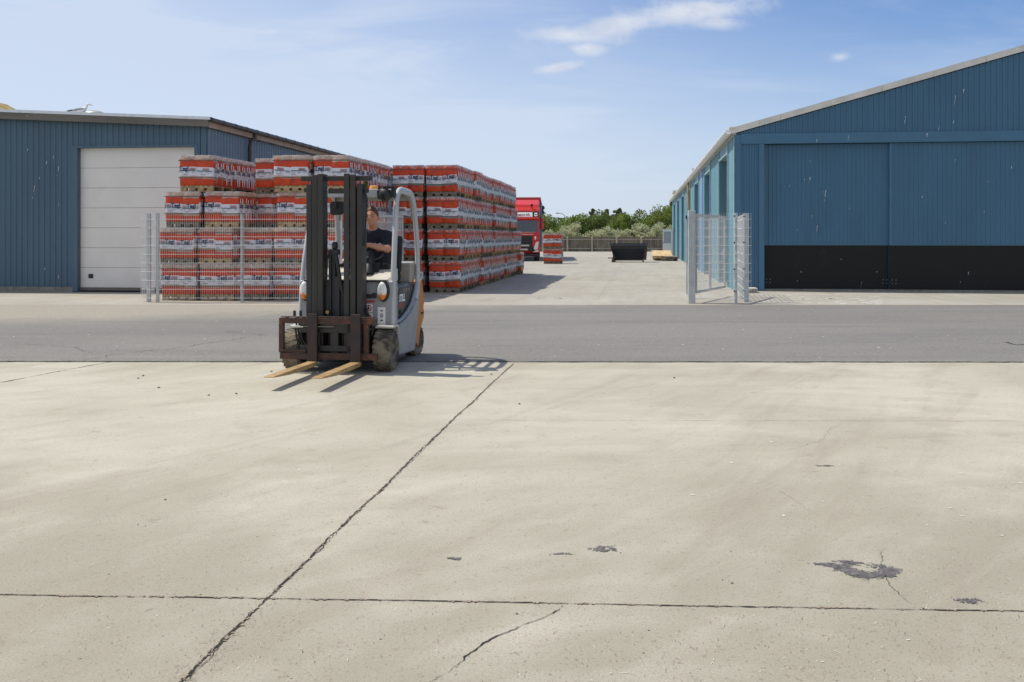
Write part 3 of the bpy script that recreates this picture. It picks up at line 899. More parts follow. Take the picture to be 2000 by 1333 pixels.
w.build('eaves_board', ['white_trim'], hall)
w = MB()
w.tube([(-0.1, 25.0, 4.36), (-0.1, 25.0, 4.2), (-0.09, 24.7, 2.4)], 0.05, 8)
w.tube([(-0.09, 24.7, 2.4), (-0.09, 24.7, 0.0)], 0.05, 8)
w.build('downpipe', ['downpipe_tan'], hall, smooth=40)


def tuft(loc, size, seed, label):
    r = random.Random(seed); t = MB()
    for k in range(160):
        a = r.uniform(0, 6.28); rr = size * r.random() ** .6
        x, y = rr * math.cos(a), rr * math.sin(a) * 2.2
        h = size * r.uniform(.5, 1.3); q = r.uniform(0, 6.28); ww = size * .08
        t.poly([(x - ww * math.cos(q), y - ww * math.sin(q), 0), (x + ww * math.cos(q), y + ww * math.sin(q), 0), (x + r.gauss(0, .3) * size, y + r.gauss(0, .3) * size, h)], 0)
    o = t.build('moss_tuft', ['moss'], fixn=False)
    o.location = loc; o.rotation_euler = (0, 0, -TH)
    tag(o, label, 'moss', 'moss tufts in the gutter of the right hall')


def hallpt(a, b, z):
    return RC + G(a, b, z)


tuft(hallpt(-0.05, 0.1, 4.47), 0.09, 1, 'yellow moss tuft at the near front corner of the right hall gutter')
tuft(hallpt(-0.1, 17.5, 4.44), 0.16, 2, 'yellow moss tuft halfway along the right hall gutter')
tuft(hallpt(-0.1, 42, 4.45), 0.26, 3, 'rounded yellow moss tuft near the far end of the right hall gutter')
# open white door at the far end of the wall
dr = thing('open_door', 'open white door with tall glass pane standing out from hall wall', 'door', hallpt(-0.04, 51.0, 0.0), -TH)
d = MB()
d.box(-0.80, -0.70, 0, .05, .03, 2.1, 0); d.box(-.16, 0, 0, .05, .03, 2.1, 0); d.box(-.7, -.16, 0, .05, .03, 1.0, 0); d.box(-.7, -.16, 0, .05, 1.9, 2.1, 0)
d.build('door_leaf', ['white_door'], dr)
d = MB(); d.box(-.69, -.17, .018, .032, 1.0, 1.9, 0); d.build('glass_pane', ['print_grey'], dr)
d = MB(); d.box(-.76, -.70, -.05, -.002, 1.0, 1.04, 0); d.build('handle', ['black_plastic'], dr)
d = MB(); d.box(0.0, 0.04, -.02, .07, 0, 2.15, 0); d.build('door_post', ['rust_light'], dr)
# block by the corner
d = MB(); d.box(0, .26, 0, .5, 0, .13, 0); d.box(.02, .24, -.02, -.001, .02, .11, 1)
o = d.build('concrete_block', ['concrete_block', 'plinth'], bevel=.01); o.location = (5.53 , 23.95, 0); o.rotation_euler = (0, 0, -TH)
o.location = (6.28, 26.6, 0)
tag(o, 'low pale concrete block lying beside the corner of the right hall', 'block')

# ------------------------------------------------------------------ left hall
LC = Vector((-8.14, 26.6, 0))
lh = thing('metal_shed', 'low dark blue ribbed shed with a large white sectional door on the left', 'shed', LC, -TH)
LW, LL = 16.0, 24.0


def lz(a):      # a is negative to the left
    return 4.42 + 0.050 * (-a)


D0, D1 = -3.66, -0.33       # door opening
w = MB()
ribbed(w, -LW, -0.14, lambda a: 0.14, lz, 0.165, 0.022, 0, 0, holes=((D0, D1, 0.0, 3.90),))
w.box(-0.14, 0.0, -0.03, 0.06, 0.14, 4.42, 0)
w.box(D0 - .14, D0, -0.03, 0.20, 0.02, 3.90, 0)
w.box(D1, D1 + .10, -0.03, 0.20, 0.02, 3.90, 0)
w.box(D0 - .14, D1 + .10, -0.034, 0.20, 3.902, 3.96, 0)
rs = random.Random(8)
streaks(w, [(-4.35, 3.7, .1), (-4.2, 3.4, .12), (-4.25, 3.2, .08), (-4.75, 3.15, .1), (-4.55, 3.55, .1), (-6.4, 2.75, .12), (-5.1, 3.9, .12), (-6.1, 1.2, .06), (-4.6, .65, .06), (-4.2, .45, .1), (-4.95, 2.6, .06), (-.35, 3.75, .05), (-4.2, 2.4, .05), (-4.9, 2.9, .2)], -0.027, 1, 9)
w.build('front_wall', ['blue_left', 'dropping'], lh, fixn=False)
w = MB()
w.box(-LW, D0 - .14, -0.02, .2, 0, .138, 0)
w.build('plinth', ['plinth'], lh)
# sectional door
d = MB()
zs = [0.12 + k * 0.541 for k in range(8)]
for k in range(7):
    d.box(D0, D1, 0.14, 0.19, zs[k] + .008, zs[k + 1] - .004, 0)
    d.box(D0, D1, 0.145, 0.185, zs[k] - .004, zs[k] + .008, 1)
    for j in (1, 2, 3, 4):
        zz = zs[k] + j * .534 / 5
        d.box(D0, D1, 0.138, 0.1395, zz - .003, zz + .003, 0)
o = d.build('sectional_door', ['white_door', 'seam'], lh)
d = MB(); d.box(D0 + .23, D0 + .37, .125, .1385, .37, .49, 0); d.build('latch', ['black_plastic'], o, bevel=.01)
d = MB(); d.box(D0, D1, .13, .2, .04, .115, 0); d.build('bottom_seal', ['gutter_dark'], o)
# side wall
w = MB()
w.M = Matrix.Rotation(math.radians(90), 4, 'Z')        # (x,y)->(-y,x): faces +x
ribbed(w, 0.0, LL, lambda a: 0.0, lambda a: 4.40, 0.20, 0.03, 0, 0)
w.M = Matrix.Identity(4)
w.box(-LW, 0, LL - .1, LL, 0, 4.4, 0); w.box(-LW, -LW + .1, 0, LL, 0, 5.1, 0)
w.build('side_wall', ['blue_left_side'], lh, fixn=False)
w = MB()
w.prism([(-LW, lz(-LW)), (0.14, lz(.14)), (0.14, lz(.14) + .18), (-LW, lz(-LW) + .18)], 'y', -0.20, -0.16, 0)
streaks(w, [(-5.0, 4.80, .06), (-4.8, 4.83, .03)], -0.203, 1, 9)
w.build('front_fascia', ['fascia_wood', 'dropping'], lh)
w = MB()
for k in range(6):
    x1 = 0.2 - k * 2.7; x0 = x1 - 2.696
    w.prism([(x0, lz(x0) + .182), (x1, lz(x1) + .182), (x1, lz(x1) + .26), (x0, lz(x0) + .26)], 'y', -0.22 - .002 * (k % 2), -0.14, 0)
w.build('roof_flashing', ['flashing'], lh)
w = MB()
w.prism([(-LW - .2, lz(-LW) + .19), (0.16, lz(.16) + .19), (0.16, lz(.16) + .23), (-LW - .2, lz(-LW) + .23)], 'y', -0.13, LL, 0)
w.prism([(-LW - .2, lz(-LW) + .0), (0.10, lz(.1) + .0), (0.10, lz(.1) + .18), (-LW - .2, lz(-LW) + .18)], 'y', 0.07, LL - .15, 0)
w.build('roof', ['flashing'], lh)
w = MB(); w.box(0.11, 0.14, -.155, LL, 4.40, 4.55, 0); w.build('side_fascia', ['fascia_side'], lh)
w = MB()
n = 8
rings = []
for yy in [-.2 + k * .8 for k in range(31)]:
    w.tube([(0.20, yy, 4.60), (0.20, yy + .79, 4.60)], .062, 10)
    w.tube([(0.20, yy, 4.60), (0.20, yy + .03, 4.60)], .070, 10)
w.build('gutter', ['brown_pipe'], lh, smooth=50)
w = MB()
w.tube([(.20, 2.9, 4.58), (.20, 2.9, 4.42), (.12, 2.75, 4.28), (.09, 2.75, 4.15), (.09, 2.75, .0)], .05, 10)
w.build('downpipe', ['brown_pipe'], lh, smooth=50)
# domed vent cap
w = MB()
for k in range(1):
    pr = [(-.02, .30), (.02, .30), (.06, .27), (.10, .19), (.125, .08), (.13, .01)]
    w.lathe(pr, 'z', (0, 0, 0), 20)
o = w.build('roof_dome', ['lamp_metal'], None, smooth=60)
o.location = LC + G(-3.33, 0.25, lz(-3.33) + .235); o.rotation_euler = (0, 0, -TH)
tag(o, 'low grey roof dome on the edge of the left shed roof', 'roof dome')

# seagull
gl = thing('seagull', 'grey and white seagull standing on the edge of the shed roof', 'seagull', LC + G(-3.62, 0.10, lz(-3.6) + .26), -TH)
d = MB()
prof = [(-.36, .03, .004, .012), (-.28, .055, .012, .02), (-.18, .065, .032, .034), (-.08, .075, .058, .055), (.02, .085, .068, .066), (.10, .105, .058, .06), (.15, .15, .040, .045), (.17, .20, .034, .036), (.185, .235, .035, .037), (.215, .243, .032, .032), (.245, .235, .016, .018), (.26, .228, .008, .01)]


def blob(d, prof, n=14, mif=None):
    rings = []
    for (x, z, ry, rz) in prof:
        rings.append([d.vert((x, ry * math.cos(2 * math.pi * j / n), z + rz * math.sin(2 * math.pi * j / n))) for j in range(n)])
    for k in range(len(rings) - 1):
        for j in range(n):
            d.face([rings[k][j], rings[k][(j + 1) % n], rings[k + 1][(j + 1) % n], rings[k + 1][j]], mif(k, j) if mif else None)
    d.face(rings[0][::-1]); d.face(rings[-1])


blob(d, prof, 14)
d.build('body', ['gull_white'], gl, smooth=60)
d = MB()
for s in (-1, 1):
    d.M = Matrix.Translation((0, s * .036, .012))
    blob(d, [(-.42, .05, .003, .006), (-.34, .062, .008, .014), (-.24, .07, .016, .026), (-.1, .085, .034, .046), (.02, .095, .038, .046), (.10, .10, .024, .03), (.125, .10, .006, .01)], 12, lambda k, j: 1 if k < 2 else 0)
d.M = Matrix.Identity(4)
d.build('wings', ['gull_grey', 'gull_black'], gl, smooth=60)
d = MB(); blob(d, [(.25, .232, .010, .012), (.28, .222, .009, .012), (.31, .210, .006, .009), (.325, .203, .002, .003)], 8); d.build('bill', ['gull_bill'], gl, smooth=60)
for s in (-1, 1):
    d = MB(); d.tube([(.0, s * .03, .03), (.005, s * .03, -.04)], .007, 6); d.build('leg', ['gull_bill'], gl)

# mossy roof far behind the shed
bh = thing('house', 'house with mossy yellow brown roof behind the left shed', 'house', (-27.75, 47, -0.12), -TH)
w = MB()
w.box(-6, 4, -5, 8, 0, 5.0, 0); w.build('wall', ['plinth'], bh)
w = MB(); w.prism([(-7, 4.9), (-1.5, 8.75), (4.6, 5.55), (4.6, 5.75), (-1.5, 9.0), (-7, 5.1)], 'y', -5.5, 8.5, 0); w.build('roof', ['moss_roof'], bh)

# ------------------------------------------------------------------ mesh fences and gates


def mesh_panel(mb, p0, p1, z0, z1, hstep=0.2, vstep=0.05, r=0.0016, hr=0.0048, double=True, mi=0):
    p0 = Vector((p0[0], p0[1], 0)); p1 = Vector((p1[0], p1[1], 0))
    d = (p1 - p0); L = d.length; d.normalize(); nrm = Vector((-d.y, d.x, 0))
    n = max(1, int(L / vstep))
    def bar(a, b, rr):
        t = (b - a).normalized()
        e1 = nrm; e2 = t.cross(e1)
        i = [mb.vert(a + e1 * x * rr + e2 * y * rr) for x, y in ((-1, -1), (1, -1), (1, 1), (-1, 1))]
        j = [mb.vert(b + e1 * x * rr + e2 * y * rr) for x, y in ((-1, -1), (1, -1), (1, 1), (-1, 1))]
        for k in range(4):
            mb.face([i[k], i[(k + 1) % 4], j[(k + 1) % 4], j[k]], mi)
    for k in range(n + 1):
        q = p0 + d * (L * k / n)
        bar(q + Vector((0, 0, z0 - .02)), q + Vector((0, 0, z1 + .02)), r)
    z = z0
    while z <= z1 + 1e-3:
        for s in ((-1, 1) if double else (0,)):
            o = nrm * (s * (r + hr))
            bar(p0 + o + Vector((0, 0, z)), p1 + o + Vector((0, 0, z)), hr)
        z += hstep


def post(mb, x, y, w, dpt, z1, rot=TH, mi=0, z0=0.0):
    M = Matrix.Translation((x, y, 0)) @ Matrix.Rotation(-rot, 4, 'Z')
    old = mb.M; mb.M = old @ M
    mb.box(-w / 2, w / 2, -dpt / 2, dpt / 2, z0, z1, mi)
    mb.M = old


FY = 22.85


def PX(px, Y): return (px - 1000) / 1950 * Y


fl = thing('mesh_fence', 'galvanised double wire mesh fence in front of the stacked brick loads', 'fence', (0, 0, 0))
cp = MB(); 
xs = [PX(308, FY), PX(473, FY), PX(666, FY)]
for k, x in enumerate(xs):
    m_ = MB(); post(m_, x, FY, 0.06 if k else .065, .05, 2.02, 0)
    m_.build('post', ['galv'], fl)
    c_ = MB(); post(c_, x, FY, .064, .054, 2.03, 0, 0, 2.021); c_.build('post_cap', ['black_plastic'], fl)
for k in range(2):
    m_ = MB(); mesh_panel(m_, (xs[k] + .02, FY - .045), (xs[k + 1] + .02, FY - .045), .10, 1.99)
    m_.build('mesh_panel', ['galv_wire'], fl, fixn=False)
f2 = thing('fence_return', 'short galvanised mesh return panel beside the white shed door', 'fence', (0, 0, 0))
q0, q1 = (PX(275, FY + .1), FY + .1), (PX(308, FY) - .03, FY - .1)
m_ = MB(); post(m_, PX(289, FY), FY + .06, .085, .06, 2.03, 0); m_.build('post', ['galv'], f2)
m_ = MB(); mesh_panel(m_, q0, q1, .10, 1.99, double=False); m_.build('mesh_panel', ['galv_wire'], f2, fixn=False)
m_ = MB(); mesh_panel(m_, (q0[0] + .02, q0[1]), (q0[0] - .12, q0[1] + 1.2), .10, 1.99, double=False); m_.build('mesh_panel', ['galv_wire'], f2, fixn=False)


def leaf(name, label, p0, p1, z0, z1, midfrac, r=0.0017, mesh=True):
    g_ = thing(name, label, 'gate', (0, 0, 0))
    P0 = Vector((p0[0], p0[1], 0)); P1 = Vector((p1[0], p1[1], 0)); d_ = P1 - P0; L = d_.length
    ang = math.atan2(d_.y, d_.x)
    M = Matrix.Translation(P0) @ Matrix.Rotation(ang, 4, 'Z')
    m_ = MB(); m_.M = M
    m_.box(0, L, -.025, .025, z1 - .06, z1, 0); m_.box(0, L, -.025, .025, z0, z0 + .06, 0)
    m_.box(0, .05, -.026, .026, z0 + .06, z1 - .06, 0); m_.box(L - .06, L, -.026, .026, z0 + .06, z1 - .06, 0)
    for f in midfrac: m_.box(L * f - .025, L * f + .025, -.024, .024, z0 + .06, z1 - .06, 0)
    m_.build('frame', ['galv'], g_)
    m_ = MB(); mesh_panel(m_, P0 + d_ * .02, P1 - d_ * .02, z0 + .06, z1 - .03, double=False, r=r); m_.build('mesh_infill', ['galv_wire'], g_, fixn=False)
    m_ = MB(); m_.M = M
    m_.box(L - .05, L - .02, -.09, .09, 1.08, 1.11, 0); m_.box(L - .09, L + .002, -.032, .032, .95, 1.2, 0)
    m_.build('handle', ['galv'], g_)
    return g_


leaf('gate_leaf', 'open galvanised gate leaf behind the forklift, in front of the orange loads', (PX(676, 22.9), 23.0), (PX(786, 25.3), 25.3), .2, 2.04, (.42,), r=.0045)
leaf('gate_leaf', 'open galvanised gate leaf swung inward beside the right hall', (PX(1359, 22.5), 22.55), (PX(1416, 25.1), 25.1), .22, 2.02, (.47,))
gp = MB(); post(gp, PX(1350.5, 22.5), 22.5, .155, .15, 2.09, 0)
o = gp.build('gate_post', ['galv'], None, bevel=.006)
tag(o, 'thick square galvanised gate post at the yard entrance', 'post')
cb = MB(); post(cb, PX(1341, 22.5), 22.52, .03, .04, 1.98, 0, 0, 1.90); post(cb, PX(1342, 22.5), 22.56, .02, .03, 1.9, 0, 1, .2)
cb.build('hinge', ['black_plastic', 'galv'], o)
f3 = thing('mesh_fence', 'short galvanised mesh fence with two posts beside the right hall corner', 'fence', (0, 0, 0))
for (px, Y, w_) in ((1437, 22.6, .06), (1457.5, 22.95, .11)):
    m_ = MB(); post(m_, PX(px, Y), Y, w_, .06, 2.04, 0); m_.build('post', ['galv'], f3)
m_ = MB(); mesh_panel(m_, (PX(1358, 22.5), 22.54), (PX(1467, 22.55), 22.55), .10, 2.02, r=.0016); m_.build('mesh_panel', ['galv_wire'], f3, fixn=False)
m_ = MB(); mesh_panel(m_, (PX(1453, 22.9), 22.95), (5.86, 26.0), .10, 2.0, double=False); m_.build('mesh_panel', ['galv_wire'], f3, fixn=False)
for z in (.25, .75, 1.35, 1.95):
    for (px, Y, yy) in ((1434, 22.6, 22.57), (1453, 22.9, 22.90)):
        m_ = MB(); post(m_, PX(px, Y), yy, .03, .03, z + .035, 0, 0, z); m_.build('clamp', ['black_plastic'], f3)

# ------------------------------------------------------------------ pallet loads
PW, PD, LH = 0.80, 1.20, 0.855
T_TEGL = text_mesh('Tegl', 0.135, 0.004)


def pallet_mesh(mb, w=0.80, dpt=1.20, mi=0, r=None):
    r = r or random.Random(1)
    for yy in (-dpt / 2 + .05, 0, dpt / 2 - .05):      # bottom boards, blocks, top bearers
        mb.box(-w / 2, w / 2, yy - .05, yy + .05, 0, .026, mi)
        for k in range(4):
            x = -w / 2 + .075 + k * (w - .15) / 3
            mb.box(x - .072, x + .072, yy - .046, yy + .046, .0265, .0845, mi)
        mb.box(-w / 2, w / 2, yy - .05, yy + .05, .085, .118, mi)
    for k in range(7):
        x = -w / 2 + .05 + k * (w - .1) / 6
        mb.box(x - .048, x + .048, -dpt / 2 - .004, dpt / 2 + .004, .1185, .144, mi)
    mb.box(-w / 2 + .01, -w / 2 + .08, -dpt / 2 + .1, dpt / 2 - .1, .001, .022, mi); mb.box(w / 2 - .08, w / 2 - .01, -dpt / 2 + .1, dpt / 2 - .1, .001, .022, mi)


def perimeter():
    """front and back show 2 sacks, the sides 4; returns (x,y,nx,ny,side,sack,edge)"""
    pts = []
    W2, D2 = 0.425, 0.60
    def side(p, q, n, sid):
        P, Q = Vector(p), Vector(q); d = Q - P
        nrm = Vector((d.y, -d.x)).normalized()
        for k in range(n):
            for (t, e) in ((0.02, 1), (0.08, .25), (0.3, 0), (0.5, 0), (0.7, 0), (0.92, .25), (0.98, 1)):
                c = P + d * ((k + t) / n)
                pts.append((c.x, c.y, nrm.x, nrm.y, sid, k, e))
    side((-W2, -D2), (W2, -D2), 2, 0)
    side((W2, -D2), (W2, D2), 4, 1)
    side((W2, D2), (-W2, D2), 2, 2)
    side((-W2, D2), (-W2, -D2), 4, 3)
    return pts


PER = perimeter()


def load_variant(seed, style):
    """one palletised load > wooden_pallet, sack_pack, printed_band, film, straps"""
    r = random.Random(seed)
    root = thing('pallet_load', 'x', 'pallet load', (0, 0, 0))
    m_ = MB(); pallet_mesh(m_)
    m_.build('wooden_pallet', ['pallet_wood' if r.random() < .55 else 'pallet_grey'], root)
    H = LH - .148
    z0 = .147
    offs = {}; tilts = {}
    for sid in range(4):
        for k in range(4):
            offs[(sid, k)] = r.uniform(-.022, .022); tilts[(sid, k)] = r.gauss(0, .012)
    # levels: fraction -> material of the strip above
    top = .83 if style == 0 else .93
    lev = [0, .02, .10, .22, .305, .605, .72, top, .96, 1.0]
    mats = [0, 0, 0, 1, 2, 0, 0, 1 if style == 0 else 0, 1]
    m_ = MB(); grid = []
    bnd = {}
    for li, f in enumerate(lev):
        row = []
        for pi, (x, y, nx, ny, sid, k, e) in enumerate(PER):
            o = offs[(sid, k)]
            zz = z0 + f * H
            if 2 < li < 6: zz += o * (1 if e < .5 else .6) + tilts[(sid, k)] * 2 * (((pi % 7) - 3) / 3) * .5 * 2 * .5
            if li == 7: zz += o * 1.6 + .012 * math.sin(pi * 1.7 + seed)
            bul = .012 * math.sin(math.pi * min(1, max(0, f))) + .010 * mnoise.noise(Vector((pi * .35, f * 3, seed)))
            if li == 0: bul = -.01
            if li == len(lev) - 1: bul = -.012
            dd = bul - e * (.020 if sid in (0, 2) else .050) + (.016 * mnoise.noise(Vector((k * 3.7, sid * 5, f * 2.2 + seed))) if e < .5 else 0)
            row.append(m_.vert((x + nx * dd, y + ny * dd, zz + (.008 * mnoise.noise(Vector((pi * .5, seed, 2))) if li >= len(lev) - 2 else 0))))
        grid.append(row)
    n = len(PER)
    for li in range(len(lev) - 1):
        for pi in range(n):
            m_.face([grid[li][pi], grid[li][(pi + 1) % n], grid[li + 1][(pi + 1) % n], grid[li + 1][pi]], mats[li])
    m_.face(grid[-1], 1)
    m_.face(grid[0][::-1], 0)
    body_mats = ['sack_orange', 'sack_beige' if style == 0 else 'sack_grey', 'sack_white']
    m_.build('sack_pack', body_mats, root, smooth=50, fixn=False)
    # printing, a few mm in front of the white band
    p_ = MB()
    for sid in (0, 1, 2, 3):
        nb = 2 if sid in (0, 2) else 4
        Ws = .85 if sid in (0, 2) else 1.20
        dist = (.60 if sid in (0, 2) else .425) + .020
        p_.M = Matrix.Rotation(math.radians((0, 90, 180, 270)[sid]), 4, 'Z')
        for k in range(nb):
            o = offs[(sid, k)]
            xa = -Ws / 2 + Ws * k / nb + .015; xb = -Ws / 2 + Ws * (k + 1) / nb - .015
            zc = z0 + .305 * H + o; zt = z0 + .605 * H + o
            bh_ = zt - zc
            yy = -dist - (.003 if sid in (0, 2) else .0)
            tl = tilts[(sid, k)]
            def TZ(x): return tl * 2 * ((x - xa) / (xb - xa) - .5)
            def q(x0, x1, za, zb, mi):
                x0, x1 = max(xa, x0), min(xb, x1)
                if x1 > x0: p_.poly([(x0, yy, za + TZ(x0)), (x1, yy, za + TZ(x1)), (x1, yy, zb + TZ(x1)), (x0, yy, zb + TZ(x0))], mi)
            ph = r.uniform(0, .35)
            q(xa, xb, zc + bh_ * .53, zc + bh_ * .60, 0)
            x = xa - ph
            while x < xb:
                q(x, x + .16, zc + bh_ * .79, zc + bh_ * .86, 1)
                q(x, x + .16, zc + bh_ * .66, zc + bh_ * .73, 0)
                tx = x + .16 + .11
                if tx - .10 > xa and tx + .10 < xb:
                    p_.mesh_faces([(tx + v[0], yy - .001, zc + bh_ * .60 + v[1] + TZ(tx + v[0])) for v in T_TEGL[0]], T_TEGL[1], 0)
                elif xa + .205 < xb and nb == 4 and x < xa:
                    p_.mesh_faces([((xa + xb) / 2 + v[0], yy - .001, zc + bh_ * .60 + v[1]) for v in T_TEGL[0]], T_TEGL[1], 0)
                x += .41
            x = xa + r.uniform(.0, .05)
            while x < xb - .03:
                wd = r.uniform(.06, .12)
                for j in range(3): q(x, x + wd * (1 - .1 * j), zc + bh_ * (.50 - .09 * j), zc + bh_ * (.53 - .09 * j), 2)
                x += wd + r.uniform(.03, .08)
            x = xa + r.uniform(.02, .12)
            for j in range(r.randrange(4, 9)):
                q(x, x + .012, zc + bh_ * .12, zc + bh_ * .21, 0 if j < 5 else 2); x += .024
            if sid in (1, 3):     # folded white ends
                for j in range(2):
                    cx = xa + (xb - xa) * (.28 + .44 * j) + r.uniform(-.02, .02)
                    h = r.uniform(.08, .14)
                    p_.poly([(cx - .034, yy, zt - .01), (cx + .034, yy, zt - .01), (cx + .018, yy - .006, zt + h), (cx - .024, yy - .006, zt + h)], 3)
                    p_.poly([(cx - .018, yy - .012, zt + .0), (cx + .018, yy - .012, zt + .0), (cx + .018, yy - .012, zt + .02), (cx - .018, yy - .012, zt + .02)], 4)
                    if r.random() < .6: p_.poly([(cx - .02, yy + .002, z0 + .04), (cx + .02, yy + .002, z0 + .04), (cx + .034, yy, zc + .01), (cx - .034, yy, zc + .01)], 3)
    p_.M = Matrix.Identity(4)
    p_.build('printed_band', ['print_navy', 'print_red', 'print_grey', 'sack_white', 'print_yellow'], root, fixn=False)
    # crumpled film over the top, hanging down a little
    f_ = MB(); rows = []
    for li in range(4):
        row = []
        for pi, (x, y, nx, ny, sid, k, e) in enumerate(PER):
            drop = (0, .0, .05, .085 + .05 * mnoise.noise(Vector((pi * .22, seed, 7))) + .03 * mnoise.noise(Vector((pi * .8, seed, 3))))[li]
            out = (-.05, .012, .022, .018)[li] + .012 * mnoise.noise(Vector((pi * .7, li * 2, seed)))
            row.append(f_.vert((x + nx * out, y + ny * out, LH + .006 - drop + (.012 * mnoise.noise(Vector((pi * .4, seed, li))) if li < 2 else 0))))
        rows.append(row)
    for li in range(3):
        for pi in range(n): f_.face([rows[li][pi], rows[li][(pi + 1) % n], rows[li + 1][(pi + 1) % n], rows[li + 1][pi]])
    f_.face(rows[0])
    f_.build('plastic_film', ['film'], root, smooth=35, fixn=False)
    for f in (.84, .262):
        s_ = MB(); za = z0 + f * H
        loop = [(-.444, -.619), (.444, -.619), (.444, .619), (-.444, .619)]
        for i in range(4):
            a, b = loop[i], loop[(i + 1) % 4]
            s_.poly([(a[0], a[1], za - .008), (b[0], b[1], za - .008), (b[0], b[1], za + .008), (a[0], a[1], za + .008)])
        s_.build('strap', ['strap_plastic'], root, fixn=False)
    return root


VAR = {0: [load_variant(s, 0) for s in (1, 2, 3)], 1: [load_variant(s, 1) for s in (4, 5, 6)]}
USED = set()
LAY = ('ground', 'second', 'third', 'top')
ORD = ('front', 'second', 'third', 'fourth', 'fifth', 'sixth', 'seventh', 'eighth', 'ninth', 'tenth', 'eleventh', 'twelfth')
rl = random.Random(77)


def put_load(a, b, layer, style, label, group, jit=0.028, flip=None, z=None):
    src = VAR[style][rl.randrange(3)]
    if src.name in USED: o = copy_tree(src)
    else: o = src; USED.add(src.name)
    o.location = G(a + rl.gauss(0, jit), b + rl.gauss(0, jit), (layer * LH) if z is None else z)
    o.rotation_euler = (0, 0, -TH + rl.gauss(0, .018) + (math.pi if rl.random() < .5 else 0))
    o['label'] = label; o['group'] = group
    return o


# block on the right: column A (right) and B, front right corner at (-1.23, 26.6)
ca, cb_ = toG(-1.42, 26.6)
GR = 'orange pallet loads in the long right-hand block'
for L, (nrow, pitch) in enumerate(((11, 1.31), (11, 1.275), (10, 1.30), (10, 1.265))):
    for row in range(nrow):
        rw = 'front row' if row == 0 else ('rearmost row' if row == nrow - 1 else ORD[row] + ' row back')
        put_load(ca - .43 + (.05 if L == 0 else 0), cb_ + .62 + row * pitch, L, 1, f'orange brick load in the long block: {LAY[L]} layer, right column, {rw}', GR)
for row in range(2):
    for L in range(4):
        rw = 'front row' if row == 0 else 'second row back'
        put_load(ca - .43 - .98, cb_ + .62 + row * 1.262, L, 1, f'orange brick load in the long block: {LAY[L]} layer, left column, {rw}', GR, .012)
# stacks behind the fence
GL = 'orange pallet loads stacked behind the mesh fence'
FB = 23.62


def colpx(px, Y=FB):       # left edge pixel of a load's front -> yard frame of its centre
    x = PX(px, Y)
    a, b = toG(x, Y)
    return a + .425, b + .60


COLN = ('first', 'second', 'third', 'fourth', 'fifth')
LEFTPX = {0: (313, 385, 457, 533, 608), 1: (312, 386, 459, 532, 608), 2: (323, 397, 467, 538, 612), 3: (350, None, 468, 536, 618)}
for L in range(4):
    for c in range(5):
        if LEFTPX[L][c] is None: continue
        rows = 3 if c in (0, 4) else 2
        for row in range(rows):
            db = row * 1.26
            if c == 2 and row == 0:
                if L >= 2: continue
                db = .22 if L == 1 else 0.0
            if c == 2 and row == 1 and L >= 2: db = .95
            a, b = colpx(LEFTPX[L][c])
            put_load(a, b + db, L, 0, f'orange brick load behind the mesh fence: {LAY[L]} layer, {COLN[c]} column from left, {ORD[row]} row', GL)
# small free-standing stack
a, b = toG(PX(1061, 55), 55.3)
for L in range(2):
    o = put_load(a + .5, b + .6, L, 1, ('lower' if L == 0 else 'upper') + ' orange load of the small free-standing stack beside the lorry', 'orange pallet loads of the small stack', .01)
    o.scale = (1.15, 1, .97)
    if L: o.location.z = LH * .97

# ------------------------------------------------------------------ forklift
FO = Vector((-1.97, 10.91, 0)); FR = -R(8.5)
fk = thing('forklift', 'grey and orange forklift with raised dark mast, lowered rusty forks', 'forklift', FO, FR)


def part(mb, name, mats, **kw):
    return mb.build(name, mats, kw.pop('parent', fk), **kw)


# chassis: floor, cowl, side skirts
for s in (-1, 1):
    d = MB()
    d.prism([(.545, .47), (.56, .43), (.62, .32), (.66, .125), (1.50, .095), (1.58, .20), (1.66, .45), (1.80, .86), (1.74, .90), (1.60, .74), (1.40, .615), (1.11, .525), (.80, .482)], 'x', s * .50, s * .555)
    part(d, 'side_skirt', ['truck_grey'], bevel=.018)
d = MB()
d.box(-.499, .499, .60, 1.62, .14, .50, 0); d.box(-.36, .36, .30, .62, .16, .46, 0)
part(d, 'underbody', ['deep_dark'])
d = MB()
d.prism([(.50, .48), (.70, .48), (.70, .98), (.56, 1.02), (.50, .99)], 'x', .20, .555, 0)
d.prism([(.50, .48), (.70, .48), (.70, .98), (.56, 1.02), (.50, .99)], 'x', -.555, -.20, 0)
d.box(-.199, .199, .515, .68, .46, .97, 0)
part(d, 'front_cowl', ['truck_grey'], bevel=.012)
d = MB()
d.prism([(.48, 1.015), (.62, 1.03), (.80, 1.11), (.95, 1.13), (.95, .98), (.72, .96), (.50, .995)], 'x', -.49, .49, 0)
d.box(-.48, .48, .47, .50, .985, 1.010, 1)
part(d, 'dashboard', ['cream', 'anthracite'], bevel=.015)
for s in (-1, 1):
    d = MB(); d.prism([(.30, .478), (.56, .478), (.60, .40), (.615, .40), (.57, .50), (.30, .50)], 'x', s * .40, s * .60, 0)
    part(d, 'fender', ['cream'], bevel=.006)
